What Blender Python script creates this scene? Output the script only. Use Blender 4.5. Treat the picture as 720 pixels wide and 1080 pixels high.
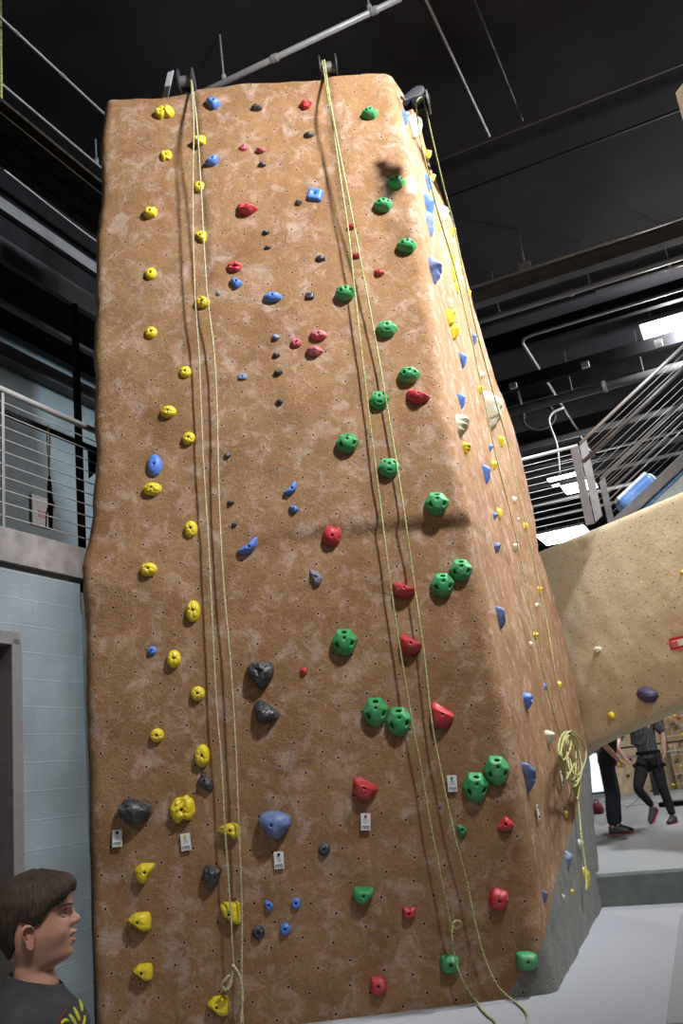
import bpy, bmesh, math, random
from mathutils import Vector, Matrix, noise
from mathutils.bvhtree import BVHTree

for o in list(bpy.data.objects):
    bpy.data.objects.remove(o)
scene = bpy.context.scene
COL = scene.collection

# ------------------------------------------------------------------ camera
FPX, PITCH, ROLL, YAW = 940.0, math.radians(16.8), math.radians(-6.95), math.radians(23.1)
_rt = Vector((1, 0, 0)); _up = Vector((0, -math.sin(PITCH), math.cos(PITCH))); FW = Vector((0, math.cos(PITCH), math.sin(PITCH)))
R2 = _rt * math.cos(ROLL) + _up * math.sin(ROLL)
U2 = -_rt * math.sin(ROLL) + _up * math.cos(ROLL)
CAM = Vector((0, 0, 1.6))
cd = bpy.data.cameras.new('camera'); cam = bpy.data.objects.new('camera', cd); COL.objects.link(cam)
cd.sensor_fit = 'HORIZONTAL'; cd.sensor_width = 24.0; cd.lens = FPX / 720 * 24.0
cd.clip_end = 200
M = Matrix(((R2.x, U2.x, -FW.x, 0), (R2.y, U2.y, -FW.y, 0), (R2.z, U2.z, -FW.z, CAM.z), (0, 0, 0, 1)))
cam.matrix_world = M
scene.camera = cam

# ------------------------------------------------------------------ world, exposure
w = bpy.data.worlds.new('world'); scene.world = w; w.use_nodes = True
w.node_tree.nodes['Background'].inputs[0].default_value = (.5, .55, .62, 1)
w.node_tree.nodes['Background'].inputs[1].default_value = .05
scene.view_settings.view_transform = 'Standard'
scene.view_settings.look = 'None'
scene.view_settings.gamma = 1.0
scene.view_settings.use_curve_mapping = False
scene.view_settings.exposure = 0.0

# lamps of the hall and added unseen fill lamps: position, watts of the light, light size, brightness of diffuser, label
LAMPS = [
    ((3.1, 2.9, 9.1), 4500, (1.2, .5), (.90, .95, 1), 'flood lamp in front of the climbing tower, turned to its upper half', (-.3, 7.1, 6.9), 94),
    ((4.9, 7.2, 9.1), 4300, (1.2, .5), (.87, .93, 1), 'flood lamp right of the climbing tower, turned to its side face', (1.9, 9.0, 6.2), 110),
    ((-2.4, -1.6, 9.1), 150, (1.2, .5), (1, .84, .66), 'added fill lamp above the left wall behind the viewer', None, 0),  # unseen lamp, added as warm ambient fill
    ((2.0, -3.0, 9.1), 130, (1.2, .5), (1, .82, .62), 'added fill lamp above the mats behind the viewer', None, 0),  # second unseen warm fill, added behind the camera
    ((7.35, 16.6, 9.70), 1000, (1.5, .9), (1, .98, 1), 'large glaring white lamp at the right edge above the stair railing', None, 0),
    ((6.87, 25.9, 9.55), 250, (.9, .9), (1, .98, 1), 'upper of two white lamp panels seen through the bridge railing', None, 0),
    ((6.97, 24.9, 8.98), 150, (.9, .9), (1, .98, 1), 'lower of two white lamp panels seen through the bridge railing', None, 0),
    ((7.95, 31.6, 9.2), 250, (1.7, 1.8), (1, .98, 1), 'wide white lamp just above the bridge where it meets the tower', None, 0),
    ((.4, -1.2, 7.6), 900, (.8, .4), (1, .93, .88), 'added fill spot high behind the viewer, turned down to the boy', (-.75, 2.2, 1.3), 42),  # unseen spot added to brighten the boy's near side
    ((9.0, 16.0, 9.3), 1500, (1.6, .5), (1, .97, .95), 'added fill lamp over the raised mats behind the bridge', None, 0),  # added out of view to brighten the mats around the two people
]

# ------------------------------------------------------------------ helpers
def ray(x, y):
    return (x - 360) * R2 + (540 - y) * U2 + FPX * FW
def at_z(x, y, z=0.0):
    d = ray(x, y); return CAM + d * ((z - CAM.z) / d.z)
def at_plane(x, y, p, n):
    d = ray(x, y); n = Vector(n); return CAM + d * ((Vector(p) - CAM).dot(n) / d.dot(n))
def proj(P):
    v = Vector(P) - CAM; z = v.dot(FW)
    return 360 + FPX * v.dot(R2) / z, 540 - FPX * v.dot(U2) / z
def depth(P): return (Vector(P) - CAM).dot(FW)
D1 = Vector((math.sin(YAW), math.cos(YAW), 0)); D2 = Vector((math.cos(YAW), -math.sin(YAW), 0)); Z = Vector((0, 0, 1))
def AB(a, b, z=0.0): return D2 * a + D1 * b + Z * z
def interp(tab, t):
    if t <= tab[0][0]: return tab[0][1]
    for (a, va), (b, vb) in zip(tab, tab[1:]):
        if t <= b:
            return va + (vb - va) * (t - a) / (b - a)
    return tab[-1][1]

class MB:
    def __init__(s): s.v = []; s.f = []; s.m = []
    def add(s, vs, fs, mi=0):
        n = len(s.v); s.v += [tuple(v) for v in vs]; s.f += [tuple(i + n for i in f) for f in fs]; s.m += [mi] * len(fs); return s
    def box(s, c, sx, sy, sz, X=Vector((1, 0, 0)), Y=Vector((0, 1, 0)), Zv=Vector((0, 0, 1)), mi=0):
        c = Vector(c)
        vs = [c + X * (sx / 2 * i) + Y * (sy / 2 * j) + Zv * (sz / 2 * k) for k in (-1, 1) for j in (-1, 1) for i in (-1, 1)]
        return s.add(vs, [(0, 2, 3, 1), (4, 5, 7, 6), (0, 1, 5, 4), (2, 6, 7, 3), (0, 4, 6, 2), (1, 3, 7, 5)], mi)
    def tube(s, pts, r, n=8, mi=0, cap=True, closed=False):
        pts = [Vector(p) for p in pts]; N = len(pts)
        rr = r if isinstance(r, list) else [r] * N
        prev = None; vs = []
        for i, p in enumerate(pts):
            if closed: t = pts[(i + 1) % N] - pts[i - 1]
            else: t = pts[min(i + 1, N - 1)] - pts[max(i - 1, 0)]
            if t.length < 1e-9: t = Vector((0, 0, 1))
            t.normalize()
            if prev is None:
                a = Vector((0, 0, 1)) if abs(t.z) < .9 else Vector((1, 0, 0))
                u = t.cross(a).normalized()
            else:
                u = prev - t * prev.dot(t)
                u = u.normalized() if u.length > 1e-6 else t.orthogonal().normalized()
            prev = u; w_ = t.cross(u)
            ri = rr[i]
            rx, ry = ri if isinstance(ri, tuple) else (ri, ri)
            vs += [p + u * (rx * math.cos(2 * math.pi * k / n)) + w_ * (ry * math.sin(2 * math.pi * k / n)) for k in range(n)]
        fs = []
        for i in range(N if closed else N - 1):
            j = (i + 1) % N
            for k in range(n):
                fs.append((i * n + k, i * n + (k + 1) % n, j * n + (k + 1) % n, j * n + k))
        if cap and not closed:
            fs.append(tuple(range(n - 1, -1, -1))); fs.append(tuple((N - 1) * n + k for k in range(n)))
        return s.add(vs, fs, mi)
    def cyl(s, p, axis, r, h, n=16, mi=0):
        p = Vector(p); axis = Vector(axis).normalized()
        return s.tube([p - axis * h / 2, p + axis * h / 2], r, n, mi)
    def build(s, name, mat, parent=None, smooth=False, bevel=0, origin=None, weld=False):
        me = bpy.data.meshes.new(name)
        v = s.v
        if origin is not None:
            v = [(a[0] - origin[0], a[1] - origin[1], a[2] - origin[2]) for a in v]
        me.from_pydata(v, [], s.f); me.update()
        for m in (mat if isinstance(mat, (list, tuple)) else [mat]): me.materials.append(m)
        me.polygons.foreach_set('material_index', s.m)
        if smooth: me.polygons.foreach_set('use_smooth', [True] * len(s.f))
        o = bpy.data.objects.new(name, me); COL.objects.link(o)
        if origin is not None: o.location = origin
        if parent is not None:
            o.parent = parent
            if origin is None and parent.type == 'EMPTY':
                o.matrix_parent_inverse = parent_mat(parent).inverted()
        if bevel:
            b = o.modifiers.new('bevel', 'BEVEL'); b.width = bevel; b.segments = 2; b.limit_method = 'ANGLE'
        return o
def parent_mat(p):
    m = Matrix.LocRotScale(p.location, p.rotation_euler, p.scale)
    return (parent_mat(p.parent) @ m) if p.parent else m
def tag(o, label=None, cat=None, group=None, kind=None):
    if label: o['label'] = label
    if cat: o['category'] = cat
    if group: o['group'] = group
    if kind: o['kind'] = kind
    return o
def empty(name, loc, label, cat, group=None, rot=None):
    o = bpy.data.objects.new(name, None); COL.objects.link(o); o.location = loc; o.empty_display_size = .1
    if rot: o.rotation_euler = rot
    return tag(o, label, cat, group)
def catmull(P, n=8):
    P = [Vector(p) for p in P]; Q = [P[0] * 2 - P[1]] + P + [P[-1] * 2 - P[-2]]; out = []
    for i in range(1, len(Q) - 2):
        a, b, c, d = Q[i - 1:i + 3]
        for k in range(n):
            t = k / n
            out.append(.5 * ((2 * b) + (c - a) * t + (2 * a - 5 * b + 4 * c - d) * t * t + (3 * b - a - 3 * c + d) * t ** 3))
    out.append(P[-1]); return out

# ------------------------------------------------------------------ materials
def nodes_of(m): return m.node_tree.nodes, m.node_tree.links
def plain(name, col, rough=.6, metal=0, var=.12, scale=20, bump=0, bscale=60, coord='Object', emis=0):
    m = bpy.data.materials.new(name); m.use_nodes = True; N, L = nodes_of(m)
    b = N['Principled BSDF']; b.inputs['Roughness'].default_value = rough; b.inputs['Metallic'].default_value = metal
    tc = N.new('ShaderNodeTexCoord'); no = N.new('ShaderNodeTexNoise'); no.inputs['Scale'].default_value = scale; no.inputs['Detail'].default_value = 5
    L.new(tc.outputs[coord], no.inputs['Vector'])
    r = N.new('ShaderNodeValToRGB'); r.color_ramp.elements[0].position = .3; r.color_ramp.elements[1].position = .7
    r.color_ramp.elements[0].color = tuple(c * (1 - var) for c in col) + (1,)
    r.color_ramp.elements[1].color = tuple(min(1, c * (1 + var)) for c in col) + (1,)
    L.new(no.outputs['Fac'], r.inputs['Fac']); L.new(r.outputs['Color'], b.inputs['Base Color'])
    if bump:
        n2 = N.new('ShaderNodeTexNoise'); n2.inputs['Scale'].default_value = bscale; n2.inputs['Detail'].default_value = 4
        L.new(tc.outputs[coord], n2.inputs['Vector'])
        bp = N.new('ShaderNodeBump'); bp.inputs['Strength'].default_value = bump; bp.inputs['Distance'].default_value = .01
        L.new(n2.outputs['Fac'], bp.inputs['Height']); L.new(bp.outputs['Normal'], b.inputs['Normal'])
    if emis:
        b.inputs['Emission Color'].default_value = tuple(col) + (1,); b.inputs['Emission Strength'].default_value = emis
    return m
def hold_mat(name, col, chalk=.25, rough=.5):
    """moulded resin, dusted with chalk in patches"""
    m = bpy.data.materials.new(name); m.use_nodes = True; N, L = nodes_of(m)
    b = N['Principled BSDF']; b.inputs['Roughness'].default_value = rough
    g = N.new('ShaderNodeNewGeometry')
    no = N.new('ShaderNodeTexNoise'); no.inputs['Scale'].default_value = 14; no.inputs['Detail'].default_value = 6; no.inputs['Roughness'].default_value = .65
    L.new(g.outputs['Position'], no.inputs['Vector'])
    r = N.new('ShaderNodeValToRGB'); r.color_ramp.elements[0].position = .48; r.color_ramp.elements[1].position = .8
    r.color_ramp.elements[0].color = (0, 0, 0, 1); r.color_ramp.elements[1].color = (chalk,) * 3 + (1,)
    L.new(no.outputs['Fac'], r.inputs['Fac'])
    mx = N.new('ShaderNodeMix'); mx.data_type = 'RGBA'; mx.inputs['A'].default_value = tuple(col) + (1,); mx.inputs['B'].default_value = (.72, .68, .62, 1)
    L.new(r.outputs['Color'], mx.inputs['Factor']); L.new(mx.outputs['Result'], b.inputs['Base Color'])
    n2 = N.new('ShaderNodeTexNoise'); n2.inputs['Scale'].default_value = 260; n2.inputs['Detail'].default_value = 3
    L.new(g.outputs['Position'], n2.inputs['Vector'])
    bp = N.new('ShaderNodeBump'); bp.inputs['Strength'].default_value = .25; bp.inputs['Distance'].default_value = .003
    L.new(n2.outputs['Fac'], bp.inputs['Height']); L.new(bp.outputs['Normal'], b.inputs['Normal'])
    return m
def stucco(name, c_lo, c_hi, chalkcol, chalk=.5, nut_scale=5.0, paint=None, nut=.050, bump=.55):
    m = bpy.data.materials.new(name); m.use_nodes = True; N, L = nodes_of(m)
    b = N['Principled BSDF']; b.inputs['Roughness'].default_value = .8; b.inputs['Specular IOR Level'].default_value = .25
    uv = N.new('ShaderNodeUVMap'); g = N.new('ShaderNodeNewGeometry')
    def noi(sc, det, rg=.6, dist=0, vec=None):
        n = N.new('ShaderNodeTexNoise'); n.inputs['Scale'].default_value = sc; n.inputs['Detail'].default_value = det
        n.inputs['Roughness'].default_value = rg; n.inputs['Distortion'].default_value = dist
        L.new(vec or g.outputs['Position'], n.inputs['Vector']); return n
    def ramp(src, a, b_, ca, cb):
        r = N.new('ShaderNodeValToRGB'); r.color_ramp.elements[0].position = a; r.color_ramp.elements[1].position = b_
        r.color_ramp.elements[0].color = tuple(ca) + (1,); r.color_ramp.elements[1].color = tuple(cb) + (1,)
        L.new(src, r.inputs['Fac']); return r
    def mix(f, a, b_):
        x = N.new('ShaderNodeMix'); x.data_type = 'RGBA'
        if isinstance(f, float): x.inputs['Factor'].default_value = f
        else: L.new(f, x.inputs['Factor'])
        for k, v in (('A', a), ('B', b_)):
            if isinstance(v, tuple): x.inputs[k].default_value = v + (1,)
            else: L.new(v, x.inputs[k])
        return x.outputs['Result']
    base = ramp(noi(2.2, 8, .7).outputs['Fac'], .3, .72, c_lo, c_hi).outputs['Color']
    fine = ramp(noi(55, 5, .7).outputs['Fac'], .3, .7, (.72,) * 3, (1.12,) * 3).outputs['Color']
    mu = N.new('ShaderNodeMix'); mu.data_type = 'RGBA'; mu.blend_type = 'MULTIPLY'; mu.inputs['Factor'].default_value = 1
    L.new(base, mu.inputs['A']); L.new(fine, mu.inputs['B'])
    c = mu.outputs['Result']
    ch = ramp(noi(5.5, 9, .72, .6).outputs['Fac'], .50, .78, (0,) * 3, (chalk,) * 3).outputs['Color']
    c = mix(ch, c, chalkcol)
    # sparse scuffs
    mp = N.new('ShaderNodeMapping'); mp.inputs['Scale'].default_value = (3, 3, 1.2); mp.inputs['Rotation'].default_value = (.2, .5, 0)
    L.new(g.outputs['Position'], mp.inputs['Vector'])
    sc = ramp(noi(3.5, 10, .8, .9, mp.outputs['Vector']).outputs['Fac'], .62, .72, (0,) * 3, (chalk * .9,) * 3).outputs['Color']
    c = mix(sc, c, chalkcol)
    if paint:
        at = N.new('ShaderNodeAttribute'); at.attribute_name = 'bare'
        ad = N.new('ShaderNodeMath'); ad.operation = 'ADD'; L.new(at.outputs['Fac'], ad.inputs[0])
        nn = N.new('ShaderNodeMath'); nn.operation = 'MULTIPLY_ADD'; nn.inputs[1].default_value = .5; nn.inputs[2].default_value = -.25
        L.new(noi(9, 5).outputs['Fac'], nn.inputs[0]); L.new(nn.outputs[0], ad.inputs[1])
        pr = ramp(ad.outputs[0], .45, .55, (0,) * 3, (1,) * 3).outputs['Color']
        pc = ramp(noi(6, 8, .7).outputs['Fac'], .3, .75, tuple(x * .75 for x in paint), tuple(x * 1.25 for x in paint)).outputs['Color']
        c = mix(pr, c, pc)
    # threaded bolt holes
    vo = N.new('ShaderNodeTexVoronoi'); vo.voronoi_dimensions = '2D'; vo.inputs['Scale'].default_value = nut_scale; vo.inputs['Randomness'].default_value = .42
    mp2 = N.new('ShaderNodeMapping'); mp2.inputs['Rotation'].default_value = (0, 0, .5); L.new(uv.outputs['UV'], mp2.inputs['Vector'])
    L.new(mp2.outputs['Vector'], vo.inputs['Vector'])
    rim = ramp(vo.outputs['Distance'], nut * 1.1, nut * 1.6, (.35,) * 3, (0,) * 3).outputs['Color']
    c = mix(rim, c, chalkcol)
    hole = ramp(vo.outputs['Distance'], nut * .85, nut * 1.05, (1,) * 3, (0,) * 3).outputs['Color']
    c = mix(hole, c, (.012, .01, .008))
    L.new(c, b.inputs['Base Color'])
    h = N.new('ShaderNodeMath'); h.operation = 'MULTIPLY_ADD'; h.inputs[1].default_value = .35
    L.new(noi(70, 6, .7).outputs['Fac'], h.inputs[0]); L.new(noi(14, 6, .75, .8).outputs['Fac'], h.inputs[2])
    bp = N.new('ShaderNodeBump'); bp.inputs['Strength'].default_value = bump; bp.inputs['Distance'].default_value = .03
    L.new(h.outputs[0], bp.inputs['Height']); L.new(bp.outputs['Normal'], b.inputs['Normal'])
    return m
def blockwall(name, col):
    m = bpy.data.materials.new(name); m.use_nodes = True; N, L = nodes_of(m)
    b = N['Principled BSDF']; b.inputs['Roughness'].default_value = .55
    uv = N.new('ShaderNodeUVMap')
    br = N.new('ShaderNodeTexBrick'); br.inputs['Scale'].default_value = 1
    br.inputs['Brick Width'].default_value = .4; br.inputs['Row Height'].default_value = .2; br.inputs['Mortar Size'].default_value = .006
    br.inputs['Mortar Smooth'].default_value = .6
    br.inputs['Color1'].default_value = tuple(col) + (1,); br.inputs['Color2'].default_value = tuple(c * .93 for c in col) + (1,)
    br.inputs['Mortar'].default_value = tuple(min(1, c * 1.12) for c in col) + (1,)
    L.new(uv.outputs['UV'], br.inputs['Vector'])
    no = N.new('ShaderNodeTexNoise'); no.inputs['Scale'].default_value = 3; no.inputs['Detail'].default_value = 8; L.new(uv.outputs['UV'], no.inputs['Vector'])
    r = N.new('ShaderNodeValToRGB'); r.color_ramp.elements[0].position = .3; r.color_ramp.elements[1].position = .75
    r.color_ramp.elements[0].color = (.82,) * 3 + (1,); r.color_ramp.elements[1].color = (1.1,) * 3 + (1,)
    L.new(no.outputs['Fac'], r.inputs['Fac'])
    mu = N.new('ShaderNodeMix'); mu.data_type = 'RGBA'; mu.blend_type = 'MULTIPLY'; mu.inputs['Factor'].default_value = 1
    L.new(br.outputs['Color'], mu.inputs['A']); L.new(r.outputs['Color'], mu.inputs['B']); L.new(mu.outputs['Result'], b.inputs['Base Color'])
    n2 = N.new('ShaderNodeTexNoise'); n2.inputs['Scale'].default_value = 40; L.new(uv.outputs['UV'], n2.inputs['Vector'])
    s = N.new('ShaderNodeMath'); s.operation = 'MULTIPLY_ADD'; s.inputs[1].default_value = -1.2; L.new(br.outputs['Fac'], s.inputs[0]); L.new(n2.outputs['Fac'], s.inputs[2])
    bp = N.new('ShaderNodeBump'); bp.inputs['Strength'].default_value = .35; bp.inputs['Distance'].default_value = .008
    L.new(s.outputs[0], bp.inputs['Height']); L.new(bp.outputs['Normal'], b.inputs['Normal'])
    return m
def carpet(name, col):
    return plain(name, col, rough=.95, var=.10, scale=90, bump=.4, bscale=300)

MAT = dict(
    tower=stucco('tower_stucco', (.24, .116, .046), (.39, .215, .100), (.78, .62, .54), .56, paint=(.20, .195, .175)),
    bridge=stucco('bridge_stucco', (.66, .52, .31), (.78, .64, .42), (.80, .72, .58), .35, bump=.4),
    block=blockwall('painted_block', (.155, .185, .195)),
    upper=blockwall('painted_block_upper', (.15, .205, .23)),
    black=plain('black_paint', (.012, .012, .014), .8),
    ceil=plain('ceiling_black', (.030, .029, .034), .95, var=.3, scale=.6),
    far=plain('far_wall_paint', (.10, .11, .12), .9, var=.3, scale=.5),
    floor=carpet('grey_carpet', (.37, .37, .39)),
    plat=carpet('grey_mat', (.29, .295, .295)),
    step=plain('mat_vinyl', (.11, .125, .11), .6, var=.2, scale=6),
    steel=plain('brushed_steel', (.50, .47, .44), .35, .35, var=.08, scale=40),
    cable=plain('steel_cable', (.48, .46, .44), .4, .3),
    post=plain('grey_steel_post', (.15, .135, .13), .5, .5, var=.15, scale=9),
    band=plain('scuffed_fascia', (.17, .145, .135), .6, .2, var=.3, scale=7),
    pipe=plain('painted_pipe', (.33, .33, .33), .5, .3),
    dpipe=plain('dark_pipe', (.035, .035, .04), .6, .2),
    beam=plain('grey_beam', (.10, .10, .105), .7, .1, var=.2, scale=4),
    dbeam=plain('dark_beam', (.006, .006, .007), .7, .1, var=.25, scale=4),
    wood=plain('dark_plank', (.028, .022, .016), .8, 0, var=.4, scale=14),
    door=plain('door_frame_paint', (.13, .115, .11), .5, var=.1),
    doorleaf=plain('door_leaf_paint', (.14, .13, .125), .5, var=.1),
    bolt=plain('black_bolt', (.008, .008, .008), .45, .4),
    rope=None,
    card=plain('white_card', (.72, .71, .69), .6, var=.03),
    white=plain('white_paint', (.75, .75, .75), .6),
    red=plain('sign_red', (.62, .02, .025), .5, var=.04),
    ink=plain('dark_ink', (.02, .02, .03), .6),
    lampglass=plain('lamp_diffuser', (1, 1, 1), .4, var=0, emis=14),
)
for k_ in ('ceil', 'dbeam', 'black', 'wood', 'far'): MAT[k_].node_tree.nodes['Principled BSDF'].inputs['Specular IOR Level'].default_value = .08
# rope: twisted fleck pattern
def rope_mat():
    m = bpy.data.materials.new('braided_rope'); m.use_nodes = True; N, L = nodes_of(m)
    b = N['Principled BSDF']; b.inputs['Roughness'].default_value = .85
    g = N.new('ShaderNodeNewGeometry'); no = N.new('ShaderNodeTexNoise'); no.inputs['Scale'].default_value = 90
    L.new(g.outputs['Position'], no.inputs['Vector'])
    r = N.new('ShaderNodeValToRGB'); r.color_ramp.elements[0].position = .38; r.color_ramp.elements[1].position = .62
    r.color_ramp.elements[0].color = (.20, .19, .05, 1); r.color_ramp.elements[1].color = (.52, .50, .21, 1)
    L.new(no.outputs['Fac'], r.inputs['Fac']); L.new(r.outputs['Color'], b.inputs['Base Color']); return m
MAT['rope'] = rope_mat()
def rope2():
    m = MAT['rope'].copy(); m.name = 'braided_rope_tan'
    for n in m.node_tree.nodes:
        if n.type == 'VALTORGB':
            n.color_ramp.elements[0].color = (.27, .23, .12, 1); n.color_ramp.elements[1].color = (.60, .54, .34, 1)
    return m
MAT['rope_tan'] = rope2()

def lamp(loc, watts, size, tint, label, aim, cone):
    e = empty('high_bay_lamp', loc, label, 'lamp', 'white lamps of the hall')
    loc = Vector(loc)
    b = MB(); b.box(loc + Z * .10, size[0] + .06, size[1] + .06, .1, D2, D1)
    b.build('housing', MAT['post'], e, bevel=.01)
    b = MB(); b.box(loc + Z * .025, size[0], size[1], .05, D2, D1); b.build('diffuser', MAT['lampglass'], e)
    b = MB()
    for s in (-1, 1):
        b = MB(); b.cyl(loc + D2 * s * size[0] * .35 + Z * (.15 + (10.3 - loc.z - .15) / 2), Z, .012, 10.3 - loc.z - .15, 6)
        b.build('hanger', MAT['pipe'], e)
    ld = bpy.data.lights.new('lamp_light', 'SPOT' if aim else 'POINT'); ld.shadow_soft_size = .34
    if aim: ld.spot_size = math.radians(cone); ld.spot_blend = 1.0
    ld.energy = watts; ld.color = tint
    lo = bpy.data.objects.new('lamp_light', ld); COL.objects.link(lo); lo.parent = e
    lo.location = (0, 0, -.2); lo.rotation_euler = (Vector(aim) - loc).to_track_quat('-Z', 'Y').to_euler() if aim else (0, 0, -YAW)
for L_ in LAMPS: lamp(*L_)

# ------------------------------------------------------------------ room shell
def quad(name, P, mat, uv=None, kind='structure'):
    me = bpy.data.meshes.new(name); me.from_pydata([tuple(p) for p in P], [], [tuple(range(len(P)))])
    me.materials.append(mat)
    if uv:
        l = me.uv_layers.new(name='UVMap')
        for i, u in enumerate(uv): l.data[i].uv = u
    o = bpy.data.objects.new(name, me); COL.objects.link(o)
    if kind: o['kind'] = kind
    return o
AW, AU, AR, BN, BF, HC = -4.85, -8.2, 12.5, -7.0, 40.0, 10.3
m = MB(); m.add([AB(AU - .5, BN, 0), AB(AR, BN, 0), AB(AR, BF, 0), AB(AU - .5, BF, 0)], [(0, 1, 2, 3)]); tag(m.build('floor', MAT['floor']), kind='structure')
m = MB(); m.box(AB((AU + AR) / 2, (BN + BF) / 2, HC + .1), AR - AU + 1, BF - BN + 1, .2, D2, D1); tag(m.build('ceiling', MAT['ceil']), kind='structure')
m = MB(); m.box(AB((AU + AR) / 2, BF + .1, HC / 2), AR - AU + 1, .2, HC, D2, D1); tag(m.build('wall_far', MAT['far']), kind='structure')
m = MB(); m.box(AB((AU + AR) / 2, BN - .1, HC / 2), AR - AU + 1, .2, HC, D2, D1); tag(m.build('wall_near', MAT['far']), kind='structure')
m = MB(); m.box(AB(AR + .1, (BN + BF) / 2, HC / 2), .2, BF - BN + 1, HC, D2, D1); tag(m.build('wall_right', MAT['far']), kind='structure')
def uvwall(name, a, b0, b1, z0, z1, mat, thick=.2, split=None):
    """block wall along D1 with real thickness, UVs in metres"""
    me = bpy.data.meshes.new(name)
    V = [AB(a, b0, z0), AB(a, b1, z0), AB(a, b1, z1), AB(a, b0, z1), AB(a - thick, b0, z0), AB(a - thick, b1, z0), AB(a - thick, b1, z1), AB(a - thick, b0, z1)]
    F = [(0, 3, 2, 1), (4, 5, 6, 7), (0, 1, 5, 4), (3, 7, 6, 2), (1, 2, 6, 5), (0, 4, 7, 3)]
    me.from_pydata([tuple(v) for v in V], [], F); me.materials.append(mat)
    l = me.uv_layers.new(name='UVMap')
    uvv = {0: (b0, z0), 1: (b1, z0), 2: (b1, z1), 3: (b0, z1)}
    for p in me.polygons:
        for li in p.loop_indices:
            vi = me.loops[li].vertex_index; l.data[li].uv = uvv[vi % 4]
    o = bpy.data.objects.new(name, me); COL.objects.link(o); o['kind'] = 'structure'; return o
DB1 = AB(0, 0).x  # door jamb position along D1 found from the photograph's door edge
pj = at_plane(6, 700, AB(AW, 0), D2); bj = pj.dot(D1)
DZ = 2.86
uvwall('wall_left', AW, bj, 5.72, 0, 3.45, MAT['block'])
uvwall('wall_left_over_door', AW, bj - 1.3, bj, DZ, 3.45, MAT['block'])
uvwall('wall_left_near', AW, BN, bj - 1.3, 0, 3.45, MAT['block'])
uvwall('wall_left_upper', AU, BN, BF, 0, HC, MAT['upper'])
# door frame and leaf at the photo's left edge
m = MB(); m.box(AB(AW + .01, bj - .03, DZ / 2), .26, .10, DZ, D2, D1); m.box(AB(AW + .01, bj - .65, DZ + .0), .26, 1.3, .10, D2, D1); m.box(AB(AW + .01, bj - 1.27, DZ / 2), .26, .10, DZ, D2, D1)
tag(m.build('trim_1', MAT['door'], bevel=.006), kind='structure')
dr = m = MB(); m.box(AB(AW - .05, bj - .65, DZ / 2 - .03), .05, 1.12, DZ - .1, D2, D1); d_ = tag(m.build('door_1', MAT['doorleaf'], bevel=.004), kind='structure')
m = MB(); m.tube([AB(AW + .02, bj - .2, 1.05), AB(AW + .06, bj - .2, 1.05), AB(AW + .06, bj - .32, 1.05)], .011, 8); h_ = m.build('door_handle', MAT['steel'], smooth=True); h_.parent = d_
# mezzanine slab and fascia
m = MB(); m.box(AB((AW + AU) / 2 - .05, (BN + 5.8) / 2, 3.60), AW - AU - .15, 5.8 - BN, .24, D2, D1); tag(m.build('floor_mezzanine', MAT['beam']), kind='structure')
m = MB(); m.box(AB(AW + .0, (BN + 5.8) / 2, 3.585), .09, 5.8 - BN, .27, D2, D1)
f_ = tag(m.build('trim_2', MAT['band'], bevel=.006), kind='structure')

# ------------------------------------------------------------------ the climbing tower
FY = 7.12
def fx(px, py): 
    p = at_plane(px, py, (0, FY, 0), (0, 1, 0)); return (p.z, p.x)
TL = sorted(fx(*q) for q in [(98, 1108), (92, 900), (89, 720), (87, 600), (90, 575), (96, 545), (97, 480), (98, 400), (99, 310), (101, 250), (105, 180), (108, 103)])
TR = sorted(fx(*q) for q in [(590, 1049), (576, 1000), (565, 940), (556, 870), (545, 797), (533, 730), (520, 670), (508, 610), (499, 556), (494, 540), (483, 487), (476, 445), (468, 400), (458, 337), (440, 220), (425, 140), (413, 84)])
SA = Vector((1.13, FY, 0)); SB = Vector((2.28, 10.53, 0)); SDIR = (SB - SA).normalized(); SN = Vector((SDIR.y, -SDIR.x, 0))
TB = []
for q in [(635, 957), (630, 900), (625, 850), (621, 790), (612, 740), (600, 690), (584, 630), (568, 583), (563, 545), (552, 490), (538, 440), (522, 398), (500, 325), (487, 272), (474, 228), (452, 172), (441, 125)]:
    p = at_plane(q[0], q[1], SA, SN); TB.append((p.z, p))
TB.sort(key=lambda t: t[0])
TBx = [(z, p.x) for z, p in TB]; TBy = [(z, p.y) for z, p in TB]
TOPF = [(-3, 8.24), (-1.85, 8.23), (-1.2, 8.17), (-.4, 8.17), (.3, 8.11), (.75, 8.07), (1.1, 8.03)]
def front_off(x, z):
    """how far the face stands proud (towards the viewer)"""
    up = max(0, min(1, (z - 5.2) / 2.2)); up = up * up * (3 - 2 * up)
    def ramp(c, wd): return max(0, min(1, (x - c) / wd + .5))
    o = up * (.045 * ramp(-.93, .07) + .05 * ramp(.36, .10))
    st = max(0, min(1, (z - 3.52) / .13)); st = st * st * (3 - 2 * st)
    o += st * .075 * max(0, min(1, (x + 1.0) / 1.8)) * (1 - max(0, min(1, (z - 3.7) / 2.5)))
    lf = math.exp(-((z - 3.35) / .28) ** 2) * .05 * max(0, min(1, (-x - 1.2) / .8))
    return o + lf
def bare_line(s):
    return interp(BARE, s)
pts = []
for q in [(534, 1052), (558, 1012), (575, 994)]:
    z, x = fx(*q); pts.append((x - 1.13, z))
for q in [(586, 950), (589, 935), (595, 898), (604, 871), (610, 840), (613, 800), (622, 775)]:
    p = at_plane(q[0], q[1], SA, SN); pts.append(((p - SA).length, p.z))
pts.sort(); BARE = [(pts[0][0] - .3, -1)] + pts
rows = 250; ncF = 104; ncS = 84
verts = []; faces = []; bare = []; uvs = []
def rough(p, amp=1.0):
    a = noise.fractal(p * 1.3, 1.0, 2.1, 4) * .014 + noise.noise(p * 6) * .005 + noise.noise(p * 17) * .0025
    return a * amp
ncols = 8 + ncF + ncS + 8
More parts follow.
